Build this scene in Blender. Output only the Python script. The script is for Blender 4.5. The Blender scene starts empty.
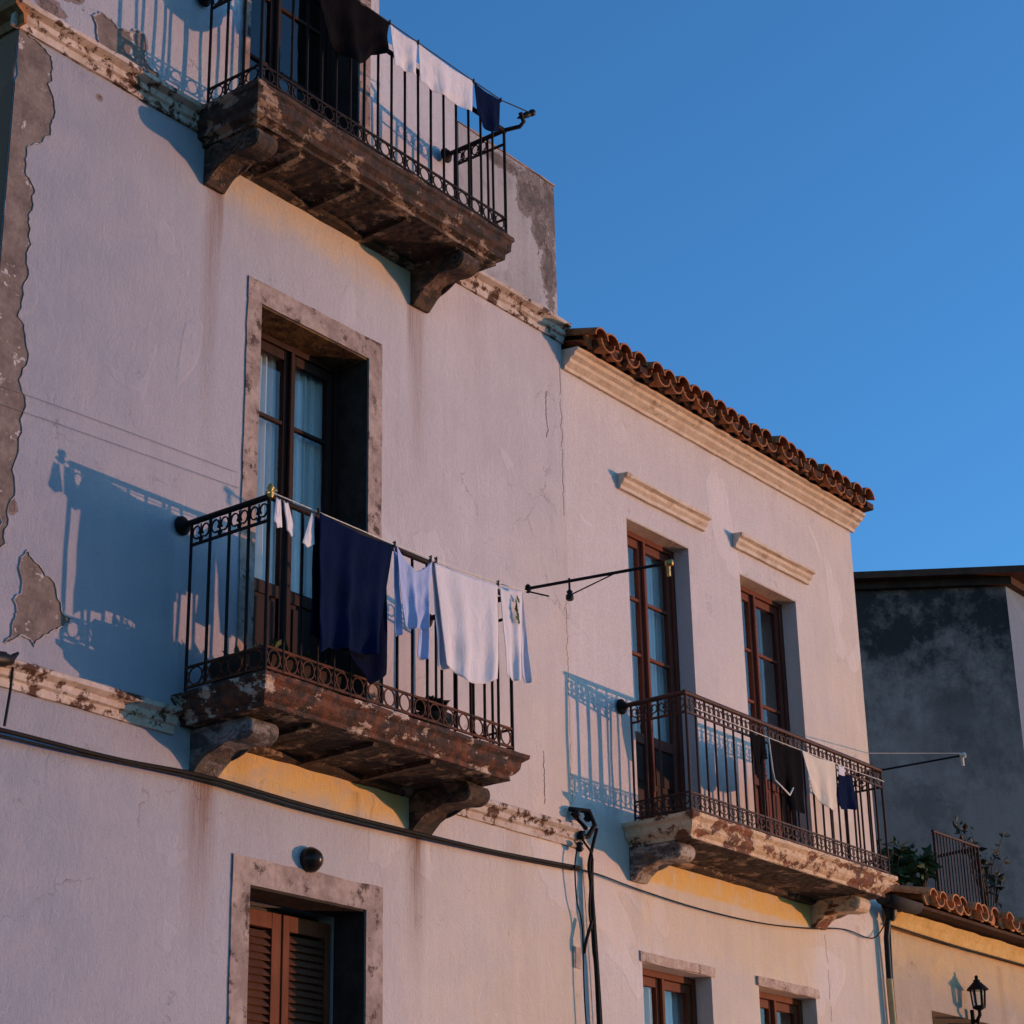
import bpy, bmesh, math, random
from mathutils import Vector, Matrix, noise as mnoise
random.seed(7)
S = bpy.context.scene
C = S.collection
PI = math.pi
# ------------------------------------------------------------------ camera
cam = bpy.data.cameras.new('camera'); camo = bpy.data.objects.new('camera', cam); C.objects.link(camo)
Rr = Vector((0.60934962, -0.79267308, -0.01903767)); Uu = Vector((-0.28356509, -0.24028081, 0.92836198)); Ff = Vector((0.74046194, 0.5602986, 0.37118944))
M = Matrix((Rr, Uu, -Ff)).transposed().to_4x4(); M.translation = Vector((0, -8.8, 1.6))
camo.matrix_world = M
cam.sensor_width = 36; cam.lens = 73.64; cam.clip_start = 0.1; cam.clip_end = 20000
S.camera = camo
# ------------------------------------------------------------------ world, sun, exposure
SUN_AZ = math.radians(130.5)      # clockwise from +Y
SUN_EL = math.radians(-6.3)
w = bpy.data.worlds.new("World"); S.world = w; w.use_nodes = True
nt = w.node_tree; nt.nodes.clear()
sky = nt.nodes.new('ShaderNodeTexSky'); sky.sky_type = 'NISHITA'; sky.sun_disc = False
sky.sun_elevation = math.radians(14.0); sky.sun_rotation = SUN_AZ
sky.altitude = 300; sky.air_density = 1.0; sky.dust_density = 0.4; sky.ozone_density = 6.8
bg = nt.nodes.new('ShaderNodeBackground'); bg.inputs[1].default_value = 0.15
out = nt.nodes.new('ShaderNodeOutputWorld')
tint = nt.nodes.new('ShaderNodeMix'); tint.data_type = 'RGBA'; tint.blend_type = 'MULTIPLY'; tint.inputs[0].default_value = 1; tint.inputs[7].default_value = (.76, 1.03, 1.0, 1)
nt.links.new(sky.outputs[0], tint.inputs[6]); nt.links.new(tint.outputs[2], bg.inputs[0]); nt.links.new(bg.outputs[0], out.inputs[0])
sl = bpy.data.lights.new('sun', 'SUN'); sl.energy = 2.35; sl.angle = math.radians(0.5); sl.color = (1.0, 0.505, 0.29)
so = bpy.data.objects.new('sun', sl); C.objects.link(so)
sd = Vector((math.sin(SUN_AZ) * math.cos(SUN_EL), math.cos(SUN_AZ) * math.cos(SUN_EL), math.sin(SUN_EL)))
so.rotation_euler = sd.to_track_quat('Z', 'Y').to_euler(); so.location = (40, -40, 20)
S.view_settings.view_transform = 'Standard'; S.view_settings.look = 'None'
S.view_settings.gamma = 1; S.view_settings.use_curve_mapping = False
S.view_settings.exposure = 0.50
S.render.engine = 'CYCLES'
S.render.resolution_x = S.render.resolution_y = 1024

# ------------------------------------------------------------------ node helpers
class NG:
    def __init__(s, name):
        s.m = bpy.data.materials.new(name); s.m.use_nodes = True; s.t = s.m.node_tree; s.t.nodes.clear()
        s.o = s.t.nodes.new('ShaderNodeOutputMaterial'); s.b = s.t.nodes.new('ShaderNodeBsdfPrincipled')
        s.t.links.new(s.b.outputs[0], s.o.inputs[0])
        s.pos = s.t.nodes.new('ShaderNodeNewGeometry').outputs['Position']
    def L(s, a, b): s.t.links.new(a, b)
    def put(s, sock, v):
        if isinstance(v, (int, float)): sock.default_value = v
        elif isinstance(v, (tuple, list)): sock.default_value = tuple(v) + ((1,) if len(sock.default_value) == 4 and len(v) == 3 else ())
        else: s.L(v, sock)
    def math(s, op, a, b=0.0, c=None):
        n = s.t.nodes.new('ShaderNodeMath'); n.operation = op; s.put(n.inputs[0], a); s.put(n.inputs[1], b)
        if c is not None: s.put(n.inputs[2], c)
        return n.outputs[0]
    def vec(s, op, a, b):
        n = s.t.nodes.new('ShaderNodeVectorMath'); n.operation = op; s.put(n.inputs[0], a); s.put(n.inputs[1], b)
        return n.outputs['Value'] if op == 'LENGTH' else n.outputs[0]
    def noise(s, scale, det=4, rough=.55, sc=(1, 1, 1), off=(0, 0, 0), dist=0):
        v = s.vec('MULTIPLY', s.pos, sc)
        if off != (0, 0, 0): v = s.vec('ADD', v, off)
        n = s.t.nodes.new('ShaderNodeTexNoise'); s.L(v, n.inputs['Vector']); n.inputs['Scale'].default_value = scale
        n.inputs['Detail'].default_value = det; n.inputs['Roughness'].default_value = rough; n.inputs['Distortion'].default_value = dist
        return n.outputs[0]
    def voro(s, scale, sc=(1, 1, 1), feat='F1'):
        v = s.vec('MULTIPLY', s.pos, sc); n = s.t.nodes.new('ShaderNodeTexVoronoi'); n.feature = feat
        s.L(v, n.inputs['Vector']); n.inputs['Scale'].default_value = scale; return n.outputs[0]
    def step(s, v, a, b, lo=0.0, hi=1.0):
        n = s.t.nodes.new('ShaderNodeMapRange'); s.put(n.inputs[0], v); n.inputs[1].default_value = a; n.inputs[2].default_value = b
        n.inputs[3].default_value = lo; n.inputs[4].default_value = hi; return n.outputs[0]
    def mix(s, f, a, b):
        n = s.t.nodes.new('ShaderNodeMix'); n.data_type = 'RGBA'; s.put(n.inputs[0], f); s.put(n.inputs[6], a); s.put(n.inputs[7], b)
        return n.outputs[2]
    def xyz(s):
        n = s.t.nodes.new('ShaderNodeSeparateXYZ'); s.L(s.pos, n.inputs[0]); return n.outputs
    def bump(s, h, strength=.4, dist=.01):
        n = s.t.nodes.new('ShaderNodeBump'); n.inputs['Strength'].default_value = strength; n.inputs['Distance'].default_value = dist
        s.L(h, n.inputs['Height']); s.L(n.outputs[0], s.b.inputs['Normal'])
    def fin(s, col, rough=.8, metal=0, spec=None):
        s.put(s.b.inputs['Base Color'], col); s.put(s.b.inputs['Roughness'], rough); s.b.inputs['Metallic'].default_value = metal
        if spec is not None: s.b.inputs['Specular IOR Level'].default_value = spec
        return s.m

def plaster(name, base, base2, peels=(), ochre=(), streaks=(), cracks=(), brown=(.135, .105, .095), grime=0.0, stain=None, leftshade=None, warm=None):
    """lime plaster in world metres: peels (x,z,rx,rz), ochre boxes of old paint with warm bounce light coloured in (x0,x1,z0,z1,soft), rust streaks (x,ztop,len,w), cracks (x,z0,z1)"""
    g = NG(name); X, Y, Z = g.xyz()
    big = g.noise(.55, 3, .6); mid = g.noise(3.2, 5, .65, off=(3, 1, 7)); fine = g.noise(38, 5, .7); grain = g.noise(130, 3, .7)
    vert = g.noise(2.2, 4, .6, sc=(5, 5, .35))
    f = g.step(g.math('ADD', g.math('MULTIPLY', big, .5), g.math('ADD', g.math('MULTIPLY', mid, .3), g.math('MULTIPLY', vert, .35))), .42, .74)
    col = g.mix(f, base2, base)
    # soft lime-wash blotches and fine speckle
    col = g.mix(g.step(fine, .38, .68, 0, .34), col, (base[0] * .72, base[1] * .70, base[2] * .72))
    col = g.mix(g.step(g.noise(16, 6, .75, off=(9, 2, 1)), .60, .70, 0, .35), col, tuple(c * .62 for c in base))
    col = g.mix(g.step(grain, .50, .70, 0, .48), col, tuple(c * .5 for c in base))
    col = g.mix(g.step(g.noise(1.1, 6, .7, off=(8, 3, 5)), .46, .62, 0, .30), col, tuple(c * .74 for c in base))
    col = g.mix(g.step(g.noise(60, 4, .7, off=(1, 8, 5)), .60, .70, 0, .35), col, tuple(min(.8, c * 1.18) for c in base))
    h = g.math('ADD', g.math('MULTIPLY', fine, .5), g.math('ADD', g.math('MULTIPLY', grain, .42), g.math('MULTIPLY', mid, .8)))
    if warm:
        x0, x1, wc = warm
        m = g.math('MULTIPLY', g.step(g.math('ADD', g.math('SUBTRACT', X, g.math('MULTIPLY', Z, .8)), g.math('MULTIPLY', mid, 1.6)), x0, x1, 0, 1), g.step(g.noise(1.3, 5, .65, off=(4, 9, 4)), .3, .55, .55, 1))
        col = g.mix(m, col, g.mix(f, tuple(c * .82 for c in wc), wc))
    # hairline crazing and repaired patches
    vn = g.t.nodes.new('ShaderNodeTexVoronoi'); vn.feature = 'DISTANCE_TO_EDGE'; vn.inputs['Scale'].default_value = 1.6
    wv = g.vec('ADD', g.pos, g.vec('MULTIPLY', g.t.nodes.new('ShaderNodeTexNoise').outputs[1], (0, 0, 0)))
    nz_ = g.t.nodes.new('ShaderNodeTexNoise'); nz_.inputs['Scale'].default_value = 2.4; nz_.inputs['Detail'].default_value = 6; nz_.inputs['Roughness'].default_value = .7; g.L(g.pos, nz_.inputs['Vector'])
    g.L(g.vec('ADD', wv, g.vec('MULTIPLY', nz_.outputs[1], (.55, .55, .55))), vn.inputs['Vector'])
    ck = g.math('MULTIPLY', g.step(vn.outputs[0], .002, .0055, 1, 0), g.step(g.noise(1.4, 4, .7, off=(2, 6, 9)), .56, .64, 0, .28))
    col = g.mix(ck, col, tuple(c * .35 for c in base)); h = g.math('ADD', h, g.math('MULTIPLY', ck, -1.2))
    pt = g.step(g.noise(.9, 3, .5, off=(12, 2, 8), dist=.6), .60, .615, 0, .28)
    col = g.mix(pt, col, tuple(min(.8, c * 1.12) for c in base)); h = g.math('ADD', h, g.math('MULTIPLY', pt, .8))
    tw = g.noise(7, 3, .6, sc=(1.6, 1, .5), off=(3, 3, 8), dist=1.2); h = g.math('ADD', h, g.math('MULTIPLY', tw, .35))
    if leftshade:  # left end darker and bluer: fall-off of light put into the plaster colour
        x0, x1, amt = leftshade
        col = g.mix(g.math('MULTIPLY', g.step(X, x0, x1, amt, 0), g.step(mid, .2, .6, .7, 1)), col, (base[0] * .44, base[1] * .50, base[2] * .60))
    wob = g.noise(3.5, 5, .65, off=(1, 5, 2))
    for (a, b, c, d, soft, amt) in ochre:  # old ochre paint, with warm light from below put into its colour
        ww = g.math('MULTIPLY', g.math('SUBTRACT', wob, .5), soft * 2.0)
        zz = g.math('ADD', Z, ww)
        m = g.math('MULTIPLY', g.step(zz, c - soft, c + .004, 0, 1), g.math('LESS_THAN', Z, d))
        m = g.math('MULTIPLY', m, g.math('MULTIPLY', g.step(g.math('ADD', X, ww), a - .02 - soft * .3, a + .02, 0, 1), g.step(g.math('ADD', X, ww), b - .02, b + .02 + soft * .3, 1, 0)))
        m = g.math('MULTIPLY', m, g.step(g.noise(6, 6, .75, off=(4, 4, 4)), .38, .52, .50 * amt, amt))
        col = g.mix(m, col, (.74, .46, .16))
    for (x, zt, ln, wd, amt) in streaks:
        dx = g.math('ABSOLUTE', g.math('SUBTRACT', g.math('ADD', X, g.math('MULTIPLY', g.math('SUBTRACT', mid, .5), .03)), x))
        m = g.math('MULTIPLY', g.step(dx, wd * .2, wd, 1, 0), g.math('MULTIPLY', g.step(Z, zt - ln, zt, 0, 1), g.step(Z, zt, zt + .02, 1, 0)))
        m = g.math('MULTIPLY', m, g.step(g.noise(3, 4, .7, sc=(22, 22, .5)), .3, .62, .25, 1))
        col = g.mix(g.math('MULTIPLY', m, amt), col, (.20, .09, .045))
    if grime:
        m = g.step(g.math('ADD', g.math('MULTIPLY', g.noise(1.6, 7, .72, sc=(1, 1, .8), off=(2, 2, 2)), 1), 0), .50, .62, 0, grime)
        col = g.mix(m, col, (.045, .032, .028))
    if stain:
        x0, x1, z0, z1, c, amt = stain
        col = g.mix(g.math('MULTIPLY', g.step(Z, z0, z1, 0, amt), g.step(g.noise(1.1, 7, .75, off=(6, 1, 3)), .36, .56, 0, 1)), col, c)
    if peels:
        mn = None
        for (cx, cz, rx, rz) in peels:
            d = g.vec('LENGTH', g.vec('MULTIPLY', g.vec('SUBTRACT', g.pos, (cx, 0, cz)), (1 / rx, 0, 1 / rz)), (0, 0, 0))
            mn = d if mn is None else g.math('MINIMUM', mn, d)
        nz = g.math('ADD', g.math('MULTIPLY', g.math('SUBTRACT', g.noise(5.5, 8, .78, off=(7, 7, 7)), .5), 2.8), g.math('MULTIPLY', g.math('SUBTRACT', g.noise(1.7, 2, .5, sc=(1, 1, .6)), .5), .9))
        dd = g.math('ADD', mn, nz)
        m = g.step(dd, .97, 1.0, 1, 0); m2 = g.step(g.math('ADD', dd, g.math('MULTIPLY', g.math('SUBTRACT', g.noise(14, 6, .75), .5), 1.6)), .62, .66, 1, 0)
        rim = g.math('MULTIPLY', g.step(dd, .99, 1.06, 1, 0), 1)
        bc = g.mix(g.step(g.noise(9, 6, .75), .35, .65), brown, tuple(c * 2.0 for c in brown))
        bc = g.mix(g.step(g.noise(45, 3, .7), .55, .7, 0, .6), bc, tuple(c * 2.6 for c in brown))
        col = g.mix(g.math('MULTIPLY', rim, .35), col, (.07, .05, .045))
        bc = g.mix(m2, tuple(c * 2.4 for c in brown), bc)
        col = g.mix(m, col, bc)
        h = g.math('ADD', h, g.math('MULTIPLY', m, -3.5)); h = g.math('ADD', h, g.math('MULTIPLY', m2, -2.5))
        h = g.math('ADD', h, g.math('MULTIPLY', m, g.math('MULTIPLY', g.noise(22, 5, .8), 2.5)))
    for (x, z0, z1, wd) in cracks:
        nx = g.math('MULTIPLY', g.math('SUBTRACT', g.noise(6, 6, .8, sc=(0, 0, 1), off=(x * 3, 0, 0)), .5), .12)
        dx = g.math('ABSOLUTE', g.math('SUBTRACT', g.math('ADD', X, nx), x))
        m = g.math('MULTIPLY', g.step(dx, wd * .6, wd, 1, 0), g.math('MULTIPLY', g.math('GREATER_THAN', Z, z0), g.math('LESS_THAN', Z, z1)))
        m = g.math('MULTIPLY', m, g.step(g.noise(9, 3, .7, sc=(1, 1, 1), off=(x, 1, 1)), .38, .5, 0, .9))
        col = g.mix(m, col, (.05, .04, .035)); h = g.math('ADD', h, g.math('MULTIPLY', m, -2))
    g.bump(h, .95, .013)
    return g.fin(col, .92, spec=.25)

def mottled(name, a, b, scale=6, lo=.4, hi=.6, c=None, rough=.85, bump=.5, metal=0, det=6, sc=(1, 1, 1), lo2=.58, hi2=.66):
    g = NG(name)
    n = g.noise(scale, det, .7, sc=sc); n2 = g.noise(scale * 5, 5, .7)
    col = g.mix(g.step(n, lo, hi), a, b)
    col = g.mix(g.step(n2, .4, .7, 0, .35), col, tuple(x * .55 for x in a))
    if c: col = g.mix(g.step(g.noise(scale * 1.7, det, .72, sc=sc, off=(5, 9, 2)), lo2, hi2), col, c)
    g.bump(g.math('ADD', n, g.math('MULTIPLY', n2, .5)), bump, .012)
    return g.fin(col, rough, metal, spec=.2 if metal == 0 else None)

def wood(name, a, b, rough=.55):
    g = NG(name); n = g.noise(9, 6, .7, sc=(6, 6, .5)); n2 = g.noise(2.5, 3, .6)
    col = g.mix(g.step(n, .35, .7), a, b); col = g.mix(g.step(n2, .45, .7, 0, .5), col, tuple(x * .5 for x in a))
    g.bump(n, .3, .004); return g.fin(col, max(rough, .72), spec=.2)

def fabric(name, col, var=.1, sheen=.2, trans=.0):
    g = NG(name); n = g.noise(5, 4, .6); wv = g.noise(420, 2, .5)
    c = g.mix(g.step(n, .3, .7), col, tuple(x * (1 - var) for x in col))
    g.bump(g.math('ADD', g.math('MULTIPLY', g.noise(7, 5, .6, sc=(1.5, 1, .6), dist=1.5), 2.2), g.math('ADD', g.noise(28, 4, .6), g.math('MULTIPLY', wv, .3))), .6, .007)
    g.b.inputs['Sheen Weight'].default_value = sheen
    g.fin(c, .9, spec=.2 if col[0] > .1 else .03)
    if trans:
        tr = g.t.nodes.new('ShaderNodeBsdfTranslucent'); g.put(tr.inputs[0], c)
        mx = g.t.nodes.new('ShaderNodeMixShader'); mx.inputs[0].default_value = trans
        g.L(g.b.outputs[0], mx.inputs[1]); g.L(tr.outputs[0], mx.inputs[2]); g.L(mx.outputs[0], g.o.inputs[0])
    return g.m

def glass_mat():
    g = NG('glass'); t = g.t
    tr = t.nodes.new('ShaderNodeBsdfTransparent'); tr.inputs[0].default_value = (.95, .97, .97, 1)
    gl = t.nodes.new('ShaderNodeBsdfGlossy'); gl.inputs['Roughness'].default_value = .03
    ge = t.nodes.new('ShaderNodeNewGeometry'); dp = t.nodes.new('ShaderNodeVectorMath'); dp.operation = 'DOT_PRODUCT'
    g.L(ge.outputs['Normal'], dp.inputs[0]); g.L(ge.outputs['Incoming'], dp.inputs[1])
    fr = g.math('ADD', g.math('MULTIPLY', g.math('POWER', g.math('SUBTRACT', 1.0, g.math('ABSOLUTE', dp.outputs['Value'])), 5.0), .9), .07)
    bp = t.nodes.new('ShaderNodeBump'); bp.inputs['Strength'].default_value = .15; bp.inputs['Distance'].default_value = .01
    g.L(g.noise(3, 2, .5), bp.inputs['Height']); g.L(bp.outputs[0], gl.inputs['Normal'])
    mx = t.nodes.new('ShaderNodeMixShader'); g.L(g.math('MINIMUM', fr, 1.0), mx.inputs[0])
    g.L(tr.outputs[0], mx.inputs[1]); g.L(gl.outputs[0], mx.inputs[2]); g.L(mx.outputs[0], g.o.inputs[0])
    return g.m

# ------------------------------------------------------------------ mesh helpers
WL = {}
class MB:
    def __init__(s): s.v = []; s.f = []; s.sm = []
    def add(s, vs, fs, smooth=False):
        o = len(s.v); s.v += [tuple(p) for p in vs]
        for f in fs: s.f.append([i + o for i in f]); s.sm.append(smooth)
    def box(s, x0, x1, y0, y1, z0, z1):
        s.add([(x0, y0, z0), (x1, y0, z0), (x1, y1, z0), (x0, y1, z0), (x0, y0, z1), (x1, y0, z1), (x1, y1, z1), (x0, y1, z1)],
              [(0, 3, 2, 1), (4, 5, 6, 7), (0, 1, 5, 4), (1, 2, 6, 5), (2, 3, 7, 6), (3, 0, 4, 7)]); return s
    def tube(s, pts, r, n=6, cap=True, smooth=True):
        P = [Vector(p) for p in pts]; m = len(P); vs = []
        up = None
        for i in range(m):
            d = (P[min(i + 1, m - 1)] - P[max(i - 1, 0)])
            d = d.normalized() if d.length > 1e-9 else Vector((0, 0, 1))
            if up is None: up = Vector((0, 0, 1)) if abs(d.z) < .9 else Vector((0, 1, 0))
            a = d.cross(up)
            if a.length < 1e-4: a = d.cross(Vector((1, 0, 0)))
            a.normalize(); b = d.cross(a).normalized(); up = a.cross(d) * 1.0 if a.cross(d).length > 0 else up
            rr = r[i] if isinstance(r, (list, tuple)) else r
            for k in range(n):
                t = 2 * PI * (k + .5) / n; vs.append(P[i] + a * (math.cos(t) * rr) + b * (math.sin(t) * rr))
        fs = []
        for i in range(m - 1):
            for k in range(n):
                k2 = (k + 1) % n; fs.append((i * n + k, i * n + k2, (i + 1) * n + k2, (i + 1) * n + k))
        s.add(vs, fs, smooth and n > 4)
        if cap: s.add([vs[k] for k in range(n)], [tuple(range(n))]); s.add([vs[(m - 1) * n + k] for k in range(n)], [tuple(range(n - 1, -1, -1))])
        return s
    def lathe(s, c, axis, prof, n=16):
        ax = Vector(axis).normalized(); u = ax.orthogonal().normalized(); v = ax.cross(u); c = Vector(c); vs = []
        for (h, r) in prof:
            for k in range(n):
                t = 2 * PI * k / n; vs.append(c + ax * h + (u * math.cos(t) + v * math.sin(t)) * r)
        fs = [(i * n + k, i * n + (k + 1) % n, (i + 1) * n + (k + 1) % n, (i + 1) * n + k) for i in range(len(prof) - 1) for k in range(n)]
        s.add(vs, fs, True); s.add(vs[:n], [tuple(range(n))]); s.add(vs[-n:], [tuple(range(n))]); return s
    def extr(s, prof, x0, x1, axis='x', seg=1, jit=0.0):
        """closed profile (a,b) extruded: axis x -> (a,b)=(y,z)"""
        n = len(prof); vs = []
        for j in range(seg + 1):
            x = x0 + (x1 - x0) * j / seg
            for i, (a, b) in enumerate(prof):
                ja = jit * mnoise.noise(Vector((x * 6, i * 3.1, 2))) if a != 0 else 0; jb = jit * mnoise.noise(Vector((x * 5, i * 2.3, 9)))
                vs.append((x, a + ja, b + jb) if axis == 'x' else (a + ja, x, b + jb))
        fs = [(j * n + i, j * n + (i + 1) % n, (j + 1) * n + (i + 1) % n, (j + 1) * n + i) for j in range(seg) for i in range(n)]
        s.add(vs, fs); s.add(vs[:n], [tuple(range(n))]); s.add(vs[-n:], [tuple(range(n - 1, -1, -1))]); return s
    def build(s, name, mat, parent=None, mods=None):
        xs = list(zip(*s.v)); c = Vector(((min(xs[0]) + max(xs[0])) / 2, (min(xs[1]) + max(xs[1])) / 2, min(xs[2])))
        me = bpy.data.meshes.new(name); me.from_pydata([tuple(Vector(p) - c) for p in s.v], [], s.f)
        me.polygons.foreach_set('use_smooth', s.sm); me.validate(); me.materials.append(mat)
        bm = bmesh.new(); bm.from_mesh(me); bmesh.ops.recalc_face_normals(bm, faces=bm.faces); bm.to_mesh(me); bm.free()
        o = bpy.data.objects.new(name, me); C.objects.link(o)
        if parent: o.parent = parent; o.location = c - WL[parent.name]
        else: o.location = c
        WL[o.name] = c
        if mods:
            b = o.modifiers.new('edge', 'BEVEL'); b.width = mods; b.segments = 2; b.limit_method = 'ANGLE'
        return o
def empty(name, loc, label, cat, group=None):
    o = bpy.data.objects.new(name, None); C.objects.link(o); o.location = loc; WL[o.name] = Vector(loc); o.empty_display_size = .2
    return tag(o, label, cat, group)
def tag(o, label=None, cat=None, group=None, kind=None):
    if label: o['label'] = label
    if cat: o['category'] = cat
    if group: o['group'] = group
    if kind: o['kind'] = kind
    return o
def wall_panel(x0, x1, y0, y1, z0, z1, holes):
    m = MB(); xs = sorted({x0, x1, *[h[0] for h in holes], *[h[1] for h in holes]}); zs = sorted({z0, z1, *[h[2] for h in holes], *[h[3] for h in holes]})
    ins = lambda a, b: any(h[0] < a < h[1] and h[2] < b < h[3] for h in holes)
    for i in range(len(xs) - 1):
        for j in range(len(zs) - 1):
            if ins((xs[i] + xs[i + 1]) / 2, (zs[j] + zs[j + 1]) / 2): continue
            a, b, c, d = xs[i], xs[i + 1], zs[j], zs[j + 1]
            m.add([(a, y0, c), (b, y0, c), (b, y0, d), (a, y0, d)], [(0, 1, 2, 3)])
            m.add([(a, y1, c), (b, y1, c), (b, y1, d), (a, y1, d)], [(3, 2, 1, 0)])
    def ring(a, b, c, d):
        m.add([(a, y0, c), (a, y1, c), (a, y1, d), (a, y0, d)], [(0, 1, 2, 3)]); m.add([(b, y0, c), (b, y1, c), (b, y1, d), (b, y0, d)], [(3, 2, 1, 0)])
        m.add([(a, y0, c), (b, y0, c), (b, y1, c), (a, y1, c)], [(0, 1, 2, 3)]); m.add([(a, y0, d), (b, y0, d), (b, y1, d), (a, y1, d)], [(3, 2, 1, 0)])
    ring(x0, x1, z0, z1)
    for h in holes: ring(*h)
    return m

# ------------------------------------------------------------------ materials
PEEL_L = [(6.95, 6.2, .03, .05), (7.42, 8.95, .04, .03), (6.98, 6.05, .04, .05)]
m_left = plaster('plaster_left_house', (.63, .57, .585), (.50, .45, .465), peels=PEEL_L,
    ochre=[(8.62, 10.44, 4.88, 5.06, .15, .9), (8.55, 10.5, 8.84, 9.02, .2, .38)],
    streaks=[(8.52, 4.79, 1.1, .17, .85), (8.56, 4.79, .35, .07, .9), (10.5, 4.79, 1.0, .12, .85), (10.52, 4.79, .4, .05, .9), (8.44, 8.76, 2.0, .10, .6), (8.5, 8.75, .5, .05, .8), (10.53, 8.70, 1.6, .12, .6), (10.45, 8.70, .5, .05, .7), (11.6, 4.99, .8, .15, .25), (8.85, 5.0, .5, .12, .3), (11.2, 9.09, 1.0, .2, .2), (9.9, 4.95, .3, .06, .4), (9.0, 4.7, .4, .25, .12)],
    warm=(6.4, 9.4, (.70, .57, .46)), cracks=[(11.95, 5.25, 5.65, .006), (12.1, 8.2, 8.6, .006), (12.29, 5.2, 6.9, .003), (12.30, 7.6, 8.95, .004)], leftshade=(7.2, 11.0, .95))
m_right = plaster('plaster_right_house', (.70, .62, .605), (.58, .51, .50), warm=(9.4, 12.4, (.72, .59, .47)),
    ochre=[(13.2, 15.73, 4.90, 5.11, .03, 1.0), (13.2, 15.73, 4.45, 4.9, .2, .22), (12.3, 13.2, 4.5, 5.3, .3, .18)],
    streaks=[(16.55, 5.0, .9, .06, .3), (13.1, 4.85, .5, .10, .25)], cracks=[(15.96, 3.6, 4.85, .004)])
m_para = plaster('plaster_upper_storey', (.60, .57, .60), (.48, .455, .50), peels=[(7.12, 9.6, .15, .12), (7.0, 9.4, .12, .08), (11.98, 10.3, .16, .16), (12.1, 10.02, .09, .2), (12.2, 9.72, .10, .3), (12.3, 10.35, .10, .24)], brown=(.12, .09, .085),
    streaks=[(7.9, 11, 1.8, .3, .1)], leftshade=(6.9, 9.5, .7))
m_side = plaster('plaster_side_wall', (.36, .15, .085), (.24, .10, .06))
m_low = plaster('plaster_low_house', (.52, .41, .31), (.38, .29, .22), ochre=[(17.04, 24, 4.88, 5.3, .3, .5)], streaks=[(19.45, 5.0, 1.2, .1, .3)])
m_far = plaster('plaster_far_house', (.74, .40, .30), (.55, .28, .21), grime=.34, stain=(0, 0, 8.0, 9.8, (.035, .026, .024), .93))
m_farR = plaster('plaster_far_house_front', (.20, .25, .31), (.16, .20, .26))
m_trim = mottled('limestone_trim', (.60, .46, .35), (.67, .54, .43), 4, .4, .6, c=(.40, .28, .20), lo2=.56, hi2=.66, rough=.9, bump=.9)
m_string = mottled('weathered_string_course', (.46, .34, .27), (.58, .48, .42), 5, .4, .6, c=(.085, .04, .025), lo2=.51, hi2=.57)
m_stone = mottled('stone_surround', (.27, .195, .17), (.42, .32, .28), 4, .42, .58, c=(.08, .05, .042), lo2=.545, hi2=.62, bump=.9)
m_stoneW = mottled('brick_lintel', (.42, .29, .23), (.55, .42, .34), 9, .4, .6, c=(.16, .08, .05), bump=.8)
def slabmat(name, paint, dirt, rust, lo, hi):
    g = NG(name); X, Y, Z = g.xyz()
    n = g.noise(4.2, 6, .72, sc=(1, 1, 1.6)); n2 = g.noise(30, 5, .75); n3 = g.noise(10, 5, .7, off=(3, 3, 3))
    col = g.mix(g.step(n3, .42, .6), dirt, rust); col = g.mix(g.step(n, lo, hi), col, paint)
    col = g.mix(g.step(n2, .5, .7, 0, .5), col, dirt)
    g.bump(g.math('ADD', g.math('MULTIPLY', g.step(n, lo, hi), .6), g.math('ADD', n2, n3)), .8, .012); return g.fin(col, .9)
m_slabU = slabmat('upper_slab_stone', (.30, .19, .13), (.018, .011, .008), (.075, .03, .015), .545, .585)
m_slabM = slabmat('middle_slab_stone', (.48, .34, .26), (.028, .014, .010), (.15, .042, .016), .535, .56)
m_slabR = slabmat('right_slab_stone', (.66, .45, .28), (.10, .045, .028), (.26, .08, .03), .45, .485)
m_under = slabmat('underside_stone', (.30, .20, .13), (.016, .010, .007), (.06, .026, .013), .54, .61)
m_corb = slabmat('corbel_grey_stone', (.24, .20, .19), (.05, .04, .036), (.12, .085, .07), .47, .56)
m_corbD = slabmat('corbel_dark_stone', (.17, .10, .07), (.022, .015, .012), (.09, .045, .025), .52, .60)
m_corbR = slabmat('corbel_cream_stone', (.42, .32, .25), (.08, .05, .04), (.20, .12, .08), .46, .54)
m_iron = mottled('black_iron', (.009, .006, .006), (.026, .012, .009), 12, .45, .65, rough=.75, bump=.5)
m_rust = mottled('rusty_iron', (.035, .014, .009), (.13, .038, .016), 9, .35, .6, rough=.75, bump=.6)
m_ironR = mottled('brown_iron', (.035, .011, .008), (.075, .022, .013), 9, .4, .6, rough=.6, bump=.5)
m_wdark = wood('dark_wood', (.022, .008, .006), (.040, .014, .010))
m_wred = wood('red_brown_wood', (.11, .026, .015), (.16, .042, .024))
m_wor = wood('orange_wood', (.13, .032, .012), (.19, .05, .018))
m_slat = wood('louvre_wood', (.085, .030, .016), (.13, .048, .025))
m_glass = glass_mat()
m_curt = fabric('curtain_cloth', (.84, .85, .86), .08, .05, .3)
m_tile = mottled('terracotta_tiles', (.27, .085, .028), (.42, .165, .062), 7, .4, .6, c=(.06, .030, .018), rough=.85, bump=.5)
m_tileO = mottled('orange_terracotta', (.42, .15, .055), (.58, .27, .11), 8, .4, .6, c=(.16, .06, .03), rough=.85, bump=.5)
m_tooth = mottled('dark_eave_brick', (.045, .018, .011), (.07, .03, .018), 10)
m_black = mottled('black_rubber', (.007, .006, .006), (.011, .010, .009), 15, rough=.45, bump=.2)
m_gal = mottled('grey_metal', (.16, .16, .17), (.22, .22, .23), 10, rough=.5, metal=.5)
m_pipe = mottled('pale_pipe', (.50, .36, .18), (.42, .29, .14), 6)
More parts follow.
